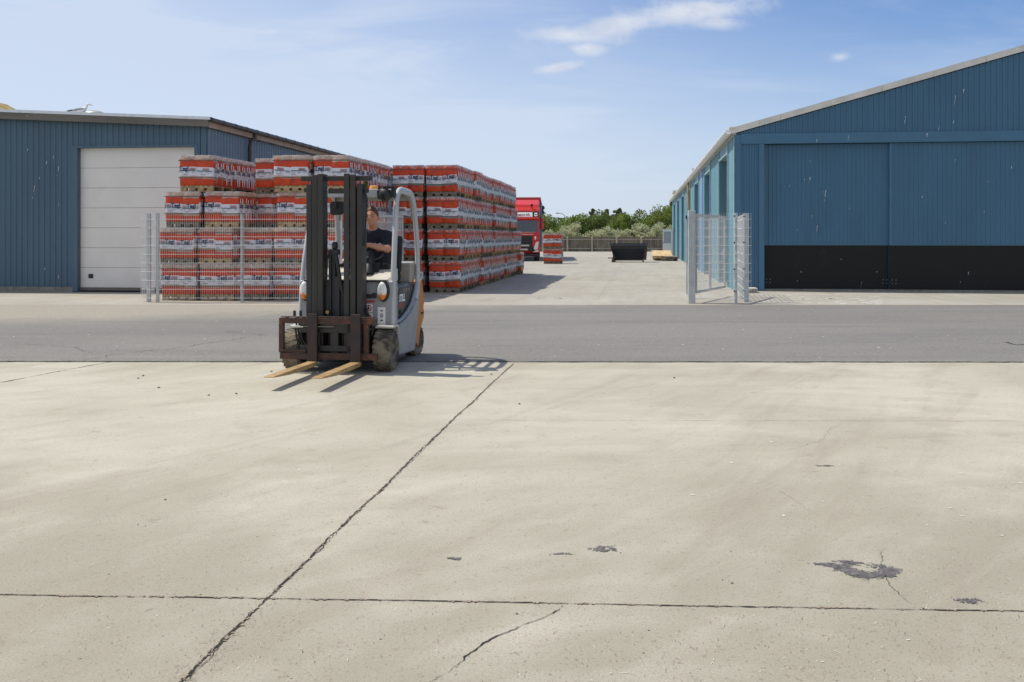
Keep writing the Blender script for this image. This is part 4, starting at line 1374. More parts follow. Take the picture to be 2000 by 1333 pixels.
# battery hood and rear
d = MB()
d.prism([(.63, .49), (.95, .505), (1.25, .555), (1.50, .655), (1.66, .80), (1.74, .915), (1.30, .95), (.72, .925), (.64, .88)], 'x', -.505, .505, 0)
hood = part(d, 'battery_hood', ['navy'], bevel=.03)
d = MB()
d.M = Matrix.Translation((0.5065, 0, 0))
d.prism([(.86, .545), (1.18, .615), (1.42, .715), (1.56, .83), (1.60, .90), (.98, .90), (.86, .80)], 'x', 0, .004, 0)
for k in range(4):
    v0 = 1.08 + k * .125
    d.prism([(v0, .835), (v0 + .095, .845), (v0 + .095, .885), (v0 + .01, .880)], 'x', .004, .007, 1)
d.M = Matrix.Identity(4)
part(d, 'side_panel', ['anthracite', 'navy'], parent=hood)


def side_text(txt, size, v, z, m, bold=.004, parent=hood, sh=0.12):
    vs, fs = text_mesh(txt, size, bold, sh)
    t = MB(); t.mesh_faces([(.5125, v + p[0], z + p[1]) for p in vs], fs)
    part(t, 'lettering', [m], parent=parent, fixn=False)


side_text('STILL', .115, 1.06, .735, 'white_paint', .006)
side_text('RX 20', .06, 1.01, .668, 'orange_print', .002)
d = MB()
d.box(.5107, .5125, .90, 1.0, .585, .64, 0)
part(d, 'lettering', ['deep_dark'], parent=hood)
for s in (-1, 1):   # grey curved lip under the hood
    d = MB()
    d.tube([(s * .53, .66, .505), (s * .53, .95, .53), (s * .53, 1.22, .595), (s * .53, 1.45, .69), (s * .53, 1.62, .83), (s * .53, 1.70, .93)], .026, 8, sx=.8)
    part(d, 'side_trim', ['truck_grey'], smooth=50)
d = MB()
pl = [(1.58, .19), (1.70, .13), (1.80, .30), (1.90, .40), (2.0, .47), (2.02, .55), (1.975, .585), (1.985, .62), (2.02, .65), (2.02, .74), (1.97, .80), (1.93, .88), (1.86, .96), (1.79, .93), (1.81, .86), (1.67, .45)]
d.prism(pl, 'x', -.55, .55, 0)
d.box(.5505, .556, 1.84, 1.95, .52, .545, 1)
part(d, 'counterweight', ['truck_orange', 'deep_dark'], bevel=.02)
d = MB()
d.prism([(1.52, .93), (1.70, .93), (1.78, 1.17), (1.72, 1.19), (1.54, 1.17)], 'x', -.42, .50, 0)
part(d, 'rear_cover', ['hood_beige'], bevel=.02)
# overhead guard


def arc(pts, n=5):
    out = []
    P = [Vector(p) for p in pts]
    out.append(P[0])
    for k in range(1, len(P) - 1):
        a, b, c = P[k - 1], P[k], P[k + 1]
        r = min((b - a).length, (c - b).length) * .45
        r = min(r, .22)
        s0 = b + (a - b).normalized() * r; s1 = b + (c - b).normalized() * r
        for j in range(n + 1):
            t = j / n
            out.append(s0.lerp(b, t).lerp(b.lerp(s1, t), t))
    out.append(P[-1])
    return out


for s in (-1, 1):
    gd = MB()
    path = arc([(s * .545, .52, .50), (s * .54, .56, 1.05), (s * .50, .86, 2.06), (s * .50, 1.62, 2.035), (s * .515, 1.79, 1.45), (s * .535, 1.74, .92), (s * .535, 1.60, .72)])
    gd.tube(path, .043, 10, sx=1.0, sy=.72, up=(0, -1, 0))
    part(gd, 'guard_frame', ['guard_grey'], smooth=50)
gd = MB()
gd.box(-.46, .46, .901, .99, 2.03, 2.055, 0); gd.box(-.46, .46, 1.50, 1.64, 2.032, 2.052, 0)
gd.box(-.46, .46, .845, .90, 1.965, 2.06, 1)
for k in range(6): gd.box(-.40 + k * .148, -.36 + k * .148, .99, 1.50, 1.995, 2.05, 0)
gd.box(-.46, .46, 1.60, 1.64, 1.95, 2.03, 0)
for s in (-1, 1):
    gd.prism([(1.35, 2.03), (1.66, 2.02), (1.73, 1.80), (1.71, 1.70), (1.66, 1.86), (1.58, 1.95)], 'x', s * .455, s * .485, 0)
part(gd, 'roof_panel', ['guard_under', 'guard_grey'], bevel=.008)
d = MB(); d.lathe([(0, .055), (.012, .055), (.05, .046), (.058, .03)], 'z', (.135, 1.15, 2.058), 16); part(d, 'beacon', ['beacon'], smooth=40)
# work light
d = MB(); d.M = Matrix.Translation((.40, .72, 1.985)) @ Matrix.Rotation(R(-12), 4, 'Z')
d.lathe([(-.07, .035), (-.05, .062), (.0, .072), (.03, .072)], 'y', (0, 0, 0), 18)
d.M = d.M @ Matrix.Rotation(math.pi, 4, 'Z') 
d.M = Matrix.Translation((.40, .72, 1.985))
d.tube([(.0, -.075, -.075), (-.065, -.085, -.03), (-.07, -.085, .04), (0, -.08, .085), (.06, -.075, .04)], .007, 6)
d.box(-.07, .11, -.02, .06, .075, .10, 0); d.box(-.085, -.075, -.02, .03, -.05, .08, 0); d.box(.07, .10, .0, .12, -.03, .09, 0)
part(d, 'work_light', ['black_plastic'], smooth=40)
# mirror
d = MB()
d.M = Matrix.Translation((-.215, .82, 1.84))
d.prism([(-.085, -.06), (-.06, -.085), (.05, -.08), (.08, -.05), (.085, .06), (.06, .08), (-.07, .078), (-.088, .04)], 'y', 0, .04, 0)
d.tube([(.0, .0, .0), (-.005, -.03, .01), (-.005, -.02, .12)], .012, 6)
part(d, 'mirror', ['black_plastic'], bevel=.01)
# lamps
for s, u in ((-1, -.485), (1, .435)):
    d = MB(); d.M = Matrix.Translation((u, .50, .885))
    n = 18
    prof = [(.062 * math.cos(2 * math.pi * k / n), (.112 * math.sin(2 * math.pi * k / n))) for k in range(n)]
    d.prism([(p[0] * 1.12 + .012, p[1] * 1.1) for p in prof], 'y', -.035, .0, 0)
    hl = part(d, 'headlight', ['black_plastic'], bevel=.008)
    d = MB(); d.M = Matrix.Translation((u, .46, .885))
    pts = []
    for ring, (f, yy) in enumerate(((1.0, .004), (.93, -.012), (.75, -.018), (.5, -.023), (.25, -.025), (0.001, -.026))):
        pts.append([d.vert((p[0] * f * .88, yy, p[1] * f * .93)) for p in prof])
    for a_, b_ in zip(pts[:-1], pts[1:]):
        for k in range(n):
            zc = sum(d.v[q][2] for q in (a_[k], a_[(k + 1) % n], b_[(k + 1) % n], b_[k])) / 4 - .885
            d.face([a_[k], a_[(k + 1) % n], b_[(k + 1) % n], b_[k]], 1 if zc < -.035 else 0)
    part(d, 'lens', ['lens_clear', 'lens_amber'], parent=hl, smooth=50)
# stickers
d = MB()
d.box(.375, .465, .4965, .4985, .50, .70, 0)
d.prism([(.40, .665), (.44, .665), (.42, .648)], 'y', .4945, .496, 1); d.prism([(.40, .545), (.44, .545), (.42, .562)], 'y', .4945, .496, 1)
d.prism([(.42 + .022 * math.cos(k * .7), .605 + .028 * math.sin(k * .7)) for k in range(9)], 'y', .4945, .496, 3)
for (zz) in (.535, .64):
    d.box(.225, .315, .4965, .4985, zz, zz + .095, 0)
    ring = [(.27 + .036 * math.cos(k * math.pi / 8), zz + .048 + .036 * math.sin(k * math.pi / 8)) for k in range(16)]
    rin = [(.27 + .025 * math.cos(k * math.pi / 8), zz + .048 + .025 * math.sin(k * math.pi / 8)) for k in range(16)]
    for k in range(16):
        a_, b_, c_, e_ = ring[k], ring[(k + 1) % 16], rin[(k + 1) % 16], rin[k]
        d.poly([(a_[0], .4955, a_[1]), (b_[0], .4955, b_[1]), (c_[0], .4955, c_[1]), (e_[0], .4955, e_[1])], 2)
    d.box(.262, .272, .4945, .496, zz + .03, zz + .07, 1); d.box(.255, .285, .4935, .4943, zz + .04, zz + .05, 1)
d.box(.225, .34, .4965, .4985, .755, .775, 2)
part(d, 'warning_sticker', ['white_paint', 'deep_dark', 'red_print', 'print_grey'])
d = MB(); d.box(.22, .36, .492, .4985, .80, .86, 0); d.box(.25, .31, .489, .4915, .852, .856, 1); part(d, 'cowl_panel', ['anthracite', 'white_paint'])


# wheels
def wheel(u, v, r, wd, steer=0.0, lugs=22):
    root = MB()
    M = Matrix.Translation((u, v, r)) @ Matrix.Rotation(steer, 4, 'Z')
    t = MB(); t.M = M
    h = wd / 2; rin = r * .62
    t.lathe([(-h * .86, rin), (-h, rin * 1.12), (-h, r * .86), (-h * .80, r * .955), (-h * .3, r * .97), (h * .3, r * .97), (h * .80, r * .955), (h, r * .86), (h, rin * 1.12), (h * .86, rin)], 'x', (0, 0, 0), 40)
    for k in range(lugs):
        for s in (-1, 1):
            a = 2 * math.pi * (k + (.5 if s > 0 else 0)) / lugs
            t.M = M @ Matrix.Rotation(a, 4, 'X') @ Matrix.Rotation(s * .35, 4, 'Z')
            t.box(s * h * .50 - h * .47, s * h * .50 + h * .44, -r * .085, r * .085, r * .93, r * .985, 0)
    o = part(t, 'wheel', ['rubber'], smooth=40)
    q = MB(); q.M = M
    q.lathe([(-h * .8, rin * .98), (-h * .45, rin * .90), (-h * .4, rin * .3), (h * .4, rin * .3), (h * .45, rin * .86), (h * .62, rin * .92), (h * .84, rin * .99)], 'x', (0, 0, 0), 28)
    q.lathe([(h * .38, rin * .38), (h * .62, rin * .34), (h * .66, rin * .2)], 'x', (0, 0, 0), 16)
    for k in range(6):
        a = k * math.pi / 3
        q.M = M @ Matrix.Rotation(a, 4, 'X')
        q.tube([(h * .4, 0, rin * .58), (h * .56, 0, rin * .58)], .010, 6)
    part(q, 'rim', ['rim'], parent=o, smooth=40)


wheel(.515, .34, .232, .20); wheel(-.535, .34, .232, .20)
wheel(.46, 1.78, .20, .17, R(-6), 20); wheel(-.46, 1.78, .20, .17, R(-6), 20)
# mast
for s, (a0, a1) in ((-1, (-.36, -.155)), (1, (.085, .288))):
    d = MB()
    inner = a1 if s < 0 else a0
    outer = a0 if s < 0 else a1
    def seg(f0, f1, v0, v1, z0, z1, mi=0):
        u0 = inner + (outer - inner) * f0; u1 = inner + (outer - inner) * f1
        d.box(min(u0, u1), max(u0, u1), v0, v1, z0, z1, mi)
    seg(0, .30, .15, .19, .13, 2.20); seg(0.0, .10, .19, .32, .13, 2.20)
    seg(.33, .64, .165, .205, .12, 2.19); seg(.33, .42, .205, .33, .12, 2.19)
    seg(.68, 1.0, .185, .225, .10, 2.09); seg(.88, 1.0, .225, .36, .10, 2.09); seg(.68, .78, .225, .36, .10, 2.09)
    seg(.28, .70, .23, .35, .10, 2.05)
    part(d, 'mast_rail', ['mast_steel'], bevel=.006)
for bx in ((-.44, .38, .235, .285, 2.125, 2.18), (-.125, .105, .24, .32, 1.985, 2.04), (-.125, .105, .26, .33, .86, .93), (-.125, .105, .24, .33, .12, .30)):
    d = MB(); d.box(*bx, 0); part(d, 'mast_crossbar', ['mast_steel'], bevel=.006)
for (u, z) in ((-.40, 2.0), (.292, 1.99)):
    d = MB(); d.box(u, u + .04, .22, .30, z, z + .05, 0); part(d, 'mast_lug', ['mast_steel'], bevel=.006)
d = MB()
d.tube([(-.06, .27, .18), (-.06, .27, 1.30)], .038, 14); d.tube([(-.06, .27, 1.30), (-.06, .27, 1.36)], .05, 14)
d.box(-.115, .0, .22, .30, 1.30, 1.355, 0); d.lathe([(-.02, .045), (.02, .045)], 'x', (-.05, .26, 1.40), 16)
d.box(-.115, -.085, .23, .27, .2, 1.31, 0)
d.box(-.035, .02, .20, .25, .55, 1.06, 0); d.tube([(-.02, .20, 1.3), (.0, .2, 1.2), (.03, .2, 1.0), (.06, .22, .85), (.05, .22, .3)], .022, 8)
part(d, 'lift_cylinder', ['black_plastic'], smooth=40)
d = MB(); d.tube([(-.115, .26, .5), (-.115, .26, .97)], .012, 8); part(d, 'piston_rod', ['chrome'], smooth=40)
d = MB(); d.lathe([(-.01, .02), (.01, .02)], 'y', (-.115, .19, .66), 12); part(d, 'chain_anchor', ['fork_steel'], smooth=40)
def hose(pts, r):
    d = MB(); d.tube(pts, r, 7); part(d, 'hydraulic_hose', ['black_plastic'], smooth=50)


for (u, ph) in ((-.43, 0), (-.40, .03), (-.46, -.02)):
    hose([(u, .17, .55), (u - .01, .15, .47), (u + .01, .13, .38), (u + .05, .13, .30), (u + .10 + ph, .15, .26), (u + .14, .17, .25)], .011)
hose([(.305, .22, 2.04), (.335, .22, 1.9), (.320, .22, 1.7), (.300, .24, 1.4)], .010)
hose([(.18, .30, .92), (.24, .34, .82), (.30, .30, .7), (.33, .24, .58), (.36, .18, .46), (.36, .14, .38)], .017)
hose([(.36, .16, .66), (.40, .2, .50), (.39, .22, .40)], .014)
hose([(-.08, .22, 1.36), (-.13, .22, 1.25), (-.14, .22, .9), (-.13, .22, .5)], .013)
for u in (-.47, -.40):
    d = MB(); d.tube([(u, .12, .68), (u, .12, .62)], .016, 8); part(d, 'hose_coupling', ['black_plastic'], smooth=40)
d = MB(); d.lathe([(0, .02), (.05, .022), (.06, .01)], 'z', (.315, .26, 2.06), 10); part(d, 'valve_cap', ['weed'], smooth=40)
# carriage
d = MB()
d.box(-.62, .49, .035, .085, .545, .605, 0); d.box(-.60, .47, .04, .08, .612, .622, 0)
d.box(-.62, -.565, .03, .08, .225, .545, 0); d.box(-.61, .50, .035, .085, .150, .222, 0)
d.box(.345, .40, .04, .085, .222, .545, 0)
d.box(.395, .49, .04, .07, .16, .20, 0); d.box(-.60, -.30, .02, .034, .235, .26, 0)
for u in (-.55, -.43, -.36, .0, .08, .3): d.box(u, u + .03, .03, .09, .603, .612, 0)
part(d, 'fork_carriage', ['rusty'], bevel=.006)
d = MB()
d.box(-.40, .36, .09, .12, .44, .54, 0); d.box(-.40, .36, .09, .13, .235, .30, 0)
d.box(-.22, -.17, .09, .15, .16, .55, 0); d.box(.14, .19, .09, .15, .16, .55, 0); d.box(-.05, .04, .1, .18, .2, .5, 0)
d.tube([(-.36, .10, .50), (.0, .10, .50)], .018, 10)
part(d, 'side_shift', ['mast_steel'], bevel=.004)
d = MB(); d.tube([(-.50, .10, .505), (-.36, .10, .505)], .014, 10); part(d, 'shift_rod', ['chrome'], smooth=40)
for (u0, u1) in ((-.272, -.166), (.214, .326)):
    d = MB()
    d.box(u0, u1, -.012, .030, .135, .655, 0)
    d.prism([(.03, .135), (.03, .105), (.01, .088), (-.3, .088), (-.8, .098), (-1.235, .128), (-1.235, .138), (-.9, .138), (-.012, .1345)], 'x', u0, u1, 1)
    part(d, 'fork', ['rusty_dark', 'fork_steel'], bevel=.004)
# seat, console, steering
d = MB()
d.box(-.13, .37, 1.12, 1.58, .95, 1.06, 0)
d.prism([(1.42, 1.05), (1.54, 1.05), (1.64, 1.48), (1.58, 1.52), (1.50, 1.48)], 'x', -.14, .38, 0)
part(d, 'seat', ['seat_cloth'], bevel=.035)
d = MB()
d.box(-.33, -.16, .98, 1.45, .95, 1.12, 0); d.box(-.29, -.19, .92, 1.40, 1.14, 1.18, 1)
d.prism([(.80, 1.02), (.98, 1.02), (.98, 1.13), (.84, 1.12)], 'x', -.46, -.20, 0)
part(d, 'armrest', ['hood_beige', 'seat_cloth'], bevel=.02)
d = MB()
for k in range(3): d.tube([(-.18 + .035 * k, .96, 1.15), (-.18 + .035 * k, .94, 1.22)], .008, 6); d.lathe([(-.015, .012), (.015, .012)], 'z', (-.18 + .035 * k, .94, 1.23), 8)
part(d, 'control_lever', ['black_plastic'], smooth=40)
d = MB()
d.tube([(.20, .70, 1.05), (.19, .80, 1.20), (.18, .88, 1.28)], [.07, .06, .05], 12); d.prism([(.235, 1.08), (.31, 1.08), (.315, 1.20), (.255, 1.20)], 'y', .74, .82, 0)
d.prism([(.26, 1.05), (.42, 1.05), (.40, 1.17), (.30, 1.19)], 'y', .86, 1.0, 0)
col_ = part(d, 'steering_column', ['black_plastic'], smooth=40)
d = MB()
wM = Matrix.Translation((.17, .90, 1.30)) @ Matrix.Rotation(R(32), 4, 'X')
d.M = wM
d.tube([(.155 * math.cos(2 * math.pi * k / 28), .155 * math.sin(2 * math.pi * k / 28), 0) for k in range(29)], .014, 8, cap=False)
d.lathe([(-.03, .04), (.01, .05), (.02, .03)], 'z', (0, 0, 0), 14)
for a in (0.5, 2.6, 4.7): d.tube([(0, 0, 0), (.15 * math.cos(a), .15 * math.sin(a), 0)], .012, 6)
d.tube([(.0, -.155, 0), (.0, -.155, .05)], .02, 8)
part(d, 'steering_wheel', ['black_plastic'], smooth=50, parent=col_)

# ------------------------------------------------------------------ driver


def skin_mesh(chains):
    """chains of (x,y,z,rx,ry): overlapping closed ellipsoids that fuse() turns into one continuous tapering surface"""
    V, F = [], []
    n, m = 14, 9
    def ell(c, rx, ry, rz):
        o = len(V)
        V.append((c.x, c.y, c.z + rz))
        for i in range(1, m):
            ph = math.pi * i / m
            for j in range(n):
                th = 2 * math.pi * j / n
                V.append((c.x + rx * math.sin(ph) * math.cos(th), c.y + ry * math.sin(ph) * math.sin(th), c.z + rz * math.cos(ph)))
        V.append((c.x, c.y, c.z - rz))
        for j in range(n): F.append((o, o + 1 + j, o + 1 + (j + 1) % n))
        for i in range(m - 2):
            for j in range(n):
                a = o + 1 + i * n; b = a + n
                F.append((a + j, b + j, b + (j + 1) % n, a + (j + 1) % n))
        e = o + 1 + (m - 1) * n; l = e - n
        for j in range(n): F.append((e, l + (j + 1) % n, l + j))
    for ch in chains:
        for k in range(len(ch) - 1):
            a, b = Vector(ch[k][:3]), Vector(ch[k + 1][:3])
            q = max(2, int((b - a).length / (0.28 * min(ch[k][3], ch[k][4], ch[k + 1][3], ch[k + 1][4]))))
            for i in range(q + 1):
                t = i / q
                rx = ch[k][3] * (1 - t) + ch[k + 1][3] * t; ry = ch[k][4] * (1 - t) + ch[k + 1][4] * t
                ell(a.lerp(b, t), rx, ry, min(rx, ry))
    return V, F


def fuse(mb, name, mats, parent, voxel, smooth=4):
    o = mb.build(name, mats, parent)
    rm = o.modifiers.new('remesh', 'REMESH'); rm.mode = 'VOXEL'; rm.voxel_size = voxel
    sm = o.modifiers.new('smooth', 'SMOOTH'); sm.iterations = smooth; sm.factor = .5
    bpy.context.view_layer.update()
    m2 = bpy.data.meshes.new_from_object(o.evaluated_get(bpy.context.evaluated_depsgraph_get()))
    old = o.data
    o.modifiers.clear(); o.data = m2; bpy.data.meshes.remove(old); m2.name = name
    m2.polygons.foreach_set('use_smooth', [True] * len(m2.polygons))
    return o


PS = thing('person', 'man in a navy t-shirt sitting at the wheel of the forklift', 'person', FO, FR)
HX, HY, HZ = .128, 1.10, 1.735      # head centre


def head_shape(mb, n=40, m=28):
    rings = []
    for i in range(m + 1):
        ph = math.pi * i / m
        row = []
        for j in range(n):
            th = 2 * math.pi * j / n
            x = math.sin(ph) * math.sin(th); y = -math.sin(ph) * math.cos(th); z = math.cos(ph)   # y<0 is the face
            sx, sy, sz = .076, .096, .122
            px, py, pz = x * sx, y * sy, z * sz
            if z < -.1:                      # jaw narrows
                t = (-z - .1) / .9
                px *= 1 - .30 * t; py = py * (1 - .12 * t) - .010 * t
            f = max(0, -y)
            # brow, eye sockets, nose, mouth, chin
            def g(cx, cz, wx, wz): return math.exp(-((px - cx) / wx) ** 2 - ((pz - cz) / wz) ** 2)
            if y < 0:
                d_ = -.006 * g(0, .030, .045, .010) + .011 * (g(-.031, .008, .017, .011) + g(.031, .008, .017, .011))
                d_ += -.006 * (g(-.031, .006, .010, .006) + g(.031, .006, .010, .006))
                d_ += -.024 * g(0, -.024, .011, .018) - .012 * g(0, 0, .008, .022) - .008 * (g(-.014, -.032, .008, .008) + g(.014, -.032, .008, .008))
                d_ += -.007 * g(0, -.062, .024, .006) + .006 * g(0, -.0665, .026, .0035) - .006 * g(0, -.073, .022, .006) - .010 * g(0, -.103, .022, .016)
                d_ += -.005 * (g(-.045, -.022, .018, .018) + g(.045, -.022, .018, .018))
                py += d_
            row.append(mb.vert((HX + px, HY + py, HZ + pz)))
        rings.append(row)
    for i in range(m):
        for j in range(n):
            mb.face([rings[i][j], rings[i][(j + 1) % n], rings[i + 1][(j + 1) % n], rings[i + 1][j]])


bd = MB()
head_shape(bd)
for s in (-1, 1):     # ears
    bd.M = Matrix.Translation((HX + s * .078, HY + .008, HZ - .005)) @ Matrix.Rotation(s * .3, 4, 'Z')
    rings = []
    bd.lathe([(-.008, .012), (-.004, .026), (.004, .028), (.010, .020)], 'x', (0, 0, 0), 12)
bd.M = Matrix.Identity(4)
px_, py_, pz_ = .125, 1.30, 1.06
ch = [
    [(.125, 1.32, 1.04, .155, .115), (.125, 1.31, 1.20, .150, .110), (.125, 1.25, 1.36, .165, .115), (.125, 1.20, 1.50, .150, .090), (.127, 1.16, 1.58, .062, .060), (.128, 1.12, 1.66, .054, .058)],
    [(.125, 1.20, 1.50, .150, .090), (.285, 1.19, 1.50, .068, .068), (.345, 1.08, 1.40, .050, .050), (.352, .98, 1.352, .043, .045), (.27, .90, 1.375, .040, .042), (.195, .845, 1.40, .030, .032), (.165, .825, 1.405, .034, .026)],
    [(.125, 1.20, 1.50, .150, .090), (-.035, 1.19, 1.50, .068, .068), (-.125, 1.17, 1.40, .050, .050), (-.165, 1.14, 1.30, .044, .046), (-.160, 1.03, 1.255, .038, .040), (-.150, .96, 1.235, .030, .030), (-.145, .93, 1.225, .036, .022)],
    [(.125, 1.32, 1.04, .155, .115), (.215, 1.26, 1.06, .095, .09), (.255, .98, 1.10, .075, .075), (.27, .86, 1.06, .062, .062), (.275, .86, .85, .055, .055), (.275, .86, .66, .045, .045)],
    [(.125, 1.32, 1.04, .155, .115), (.035, 1.26, 1.06, .095, .09), (-.01, .98, 1.10, .075, .075), (-.02, .86, 1.06, .062, .062), (-.02, .86, .85, .055, .055), (-.02, .86, .66, .045, .045)],
]
V, F = skin_mesh(ch)
bd.mesh_faces(V, F)


def finger(mb, pts, r0):
    mb.tube(pts, [r0 * (1 - .12 * k) for k in range(len(pts))], 8)


# left hand (image right) closed over the wheel rim, right hand on the levers
bx, by, bz = .165, .825, 1.405
for k, (dy, L) in enumerate(((-.022, .9), (-.006, 1.0), (.010, .95), (.025, .8))):
    finger(bd, [(bx + .01, by + dy, bz + .008), (bx - .032 * L, by + dy - .012, bz + .012), (bx - .058 * L, by + dy - .016, bz - .006), (bx - .056 * L, by + dy - .010, bz - .034), (bx - .034 * L, by + dy, bz - .042)], .0100)
finger(bd, [(bx + .02, by + .026, bz - .008), (bx - .005, by + .042, bz - .022), (bx - .03, by + .036, bz - .034)], .0115)
bx, by, bz = -.145, .93, 1.225
for k, (dx, L) in enumerate(((-.026, .8), (-.009, .95), (.008, 1.0), (.024, .9))):
    finger(bd, [(bx + dx, by + .01, bz + .004), (bx + dx, by - .034 * L, bz + .004), (bx + dx, by - .058 * L, bz - .010), (bx + dx, by - .060 * L, bz - .032)], .0095)
finger(bd, [(bx + .028, by + .02, bz - .004), (bx + .045, by - .008, bz - .012), (bx + .040, by - .032, bz - .020)], .011)
fuse(bd, 'body', ['skin'], PS, .006, 1)
sh = MB()
V, F = skin_mesh([
    [(.125, 1.32, 1.07, .178, .140), (.125, 1.31, 1.20, .174, .136), (.125, 1.25, 1.36, .188, .136), (.125, 1.20, 1.49, .175, .108), (.127, 1.175, 1.555, .085, .080)],
    [(.125, 1.20, 1.49, .175, .108), (.285, 1.19, 1.498, .086, .088), (.340, 1.10, 1.415, .074, .076), (.348, 1.06, 1.385, .070, .072)],
    [(.125, 1.20, 1.49, .175, .108), (-.035, 1.19, 1.498, .086, .088), (-.115, 1.175, 1.415, .074, .076), (-.135, 1.165, 1.375, .070, .072)]])
sh.mesh_faces(V, F)
fuse(sh, 'shirt', ['shirt'], PS, .012)
lg = MB()
vs, fs = text_mesh('Logistik', .05, .001)
lg = MB()
r_ = random.Random(2)
for k in range(7):      # small white chest print, only its streaky shape reads in the photo
    x = .115 + k * .022; lg.box(x, x + .018, 1.085, 1.0875, 1.405 + .004 * (k % 2), 1.414 + .006 * (k % 3), 0)
lg.build('chest_print', ['white_paint'], PS)
tr_ = MB()
V, F = skin_mesh([
    [(.125, 1.32, 1.04, .168, .130), (.215, 1.26, 1.06, .105, .10), (.255, .98, 1.105, .088, .088), (.27, .865, 1.06, .078, .078), (.275, .86, .85, .068, .068), (.275, .86, .70, .060, .060)],
    [(.125, 1.32, 1.04, .168, .130), (.035, 1.26, 1.06, .105, .10), (-.01, .98, 1.105, .088, .088), (-.02, .865, 1.06, .078, .078), (-.02, .86, .85, .068, .068), (-.02, .86, .70, .060, .060)]])
tr_.mesh_faces(V, F)
fuse(tr_, 'trousers', ['trousers'], PS, .014)
hr = MB()      # hair cap with a forelock brushed over
n, m = 36, 14
rings = []
for i in range(m + 1):
    row = []
    for j in range(n):
        th = 2 * math.pi * j / n
        front_ = math.cos(th)          # 1 at the face
        lim = .86 + (.72 if front_ < .2 else .72 * max(0, (1 - front_) / .8) * .9)
        lim += .14 * mnoise.noise(Vector((math.sin(th) * 4, math.cos(th) * 4, 3)))
        ph = lim * i / m
        x = math.sin(ph) * math.sin(th); y = -math.sin(ph) * math.cos(th); z = math.cos(ph)
        t = 1.015 + .05 * (1 - i / m) + .07 * mnoise.noise(Vector((x * 9, y * 4, z * 6)))
        if i == m: t = 1.0
        zz = z * .122 * t + (.012 * max(0, front_) * math.sin(math.pi * i / m))
        row.append(hr.vert((HX + x * .080 * (t if i < m else 1.0), HY + y * .100 * t, HZ + zz)))
    rings.append(row)
for i in range(m):
    for j in range(n): hr.face([rings[i][j], rings[i][(j + 1) % n], rings[i + 1][(j + 1) % n], rings[i + 1][j]])
hr.build('hair', ['hair'], PS, smooth=70)
ey = MB()
for s in (-1, 1):
    ey.M = Matrix.Translation((HX + s * .031, HY - .0835, HZ + .007))
    ey.box(-.011, .011, -.003, .004, -.0022, .0022, 0)
    ey.box(-.015, .015, -.010, .004, .017, .022, 1)
ey.M = Matrix.Identity(4)
ey.build('eyes', ['deep_dark', 'hair'], PS)
for s, x in ((1, .275), (-1, -.02)):
    so = MB(); so.M = Matrix.Translation((x, .80, .52))
    blob_ = [(-.05, .05, .05)]
    so.prism([(-.12, .0), (.10, .0), (.10, .10), (.03, .12), (-.03, .07), (-.12, .045)], 'x', -.048, .048, 0)
    so.build('shoe', ['shoe'], PS, bevel=.02)

# ------------------------------------------------------------------ lorry
LO = G(0, 0); la, lb = toG(PX(1054, 61.0), 61.0)
LO = G(la - 1.25, lb)
TK = thing('lorry', 'red lorry with high roof cab parked behind the long block of loads', 'lorry', LO, -R(2.2))
d = MB()
sec = [(0.16, .48), (0.02, .62), (0.0, 1.75), (.12, 2.60), (.28, 3.12), (.42, 3.30), (2.2, 3.42), (2.2, .48)]
d.prism(sec, 'x', -1.24, 1.24, 0)
part(d, 'cab', ['truck_red'], parent=TK, bevel=.07)
d = MB()
d.prism([(.50, 3.25), (.62, 3.50), (1.3, 3.78), (2.2, 3.84), (2.2, 3.3)], 'x', -1.20, 1.20, 0)
part(d, 'roof_deflector', ['truck_red'], parent=TK, bevel=.05)
d = MB(); d.prism([(.005, 1.80), (.03, 1.80), (.135, 2.55), (.11, 2.55)], 'x', -1.12, 1.12, 0); d.M = Matrix.Translation((0, -.03, 0)); part(d, 'windscreen', ['glass_dark'], parent=TK).location = (0, -.022, 0)
d = MB(); d.prism([(.06, 2.50), (-.12, 2.60), (-.08, 2.70), (.14, 2.68)], 'x', -1.18, 1.18, 0); part(d, 'sun_visor', ['truck_red'], parent=TK, bevel=.02)
d = MB(); d.prism([(.085, 2.70), (.20, 3.04), (.24, 3.04), (.14, 2.70)], 'x', -1.18, 1.18, 0); d.prism([(.04, 2.72), (.10, 2.72), (.19, 3.0), (.16, 3.0)], 'x', -.85, .80, 1)
d.prism([(.04, 2.76), (.10, 2.76), (.17, 2.97), (.14, 2.97)], 'x', .92, 1.10, 1)
sg = part(d, 'sign_board', ['black_plastic', 'white_paint'], parent=TK)
vs, fs = text_mesh('Transport A/S', .175, .006)
d = MB(); d.mesh_faces([(p[0] + .13, .035 + (p[1] + .06) * .42 - .0, 2.80 + p[1]) for p in vs], fs)
o = part(d, 'lettering', ['black_plastic'], parent=sg, fixn=False); o.location = (0, -.012, 0)
d = MB(); d.prism([(.95, 2.84), (1.0, 2.81), (1.07, 2.83), (1.06, 2.89), (.99, 2.92)], 'y', .045, .05, 0); part(d, 'emblem', ['black_plastic'], parent=sg)
d = MB()
d.box(-.80, .80, -.035, .03, .95, 1.55, 0)
d.prism([(-.98, .60), (.98, .60), (.80, .95), (-.80, .95)], 'y', -.04, .03, 0)
gr = part(d, 'grille', ['black_plastic'], parent=TK, bevel=.02)
d = MB()
for (z, x1) in ((.92, .60), (.68, .52)):
    d.box(-x1, x1, -.055, -.041, z, z + .09, 0)
d.box(-.85, .85, -.03, .0, 1.63, 1.67, 0); d.box(-.95, .95, -.02, .03, 1.775, 1.795, 0)
part(d, 'chrome_bar', ['chrome'], parent=TK)
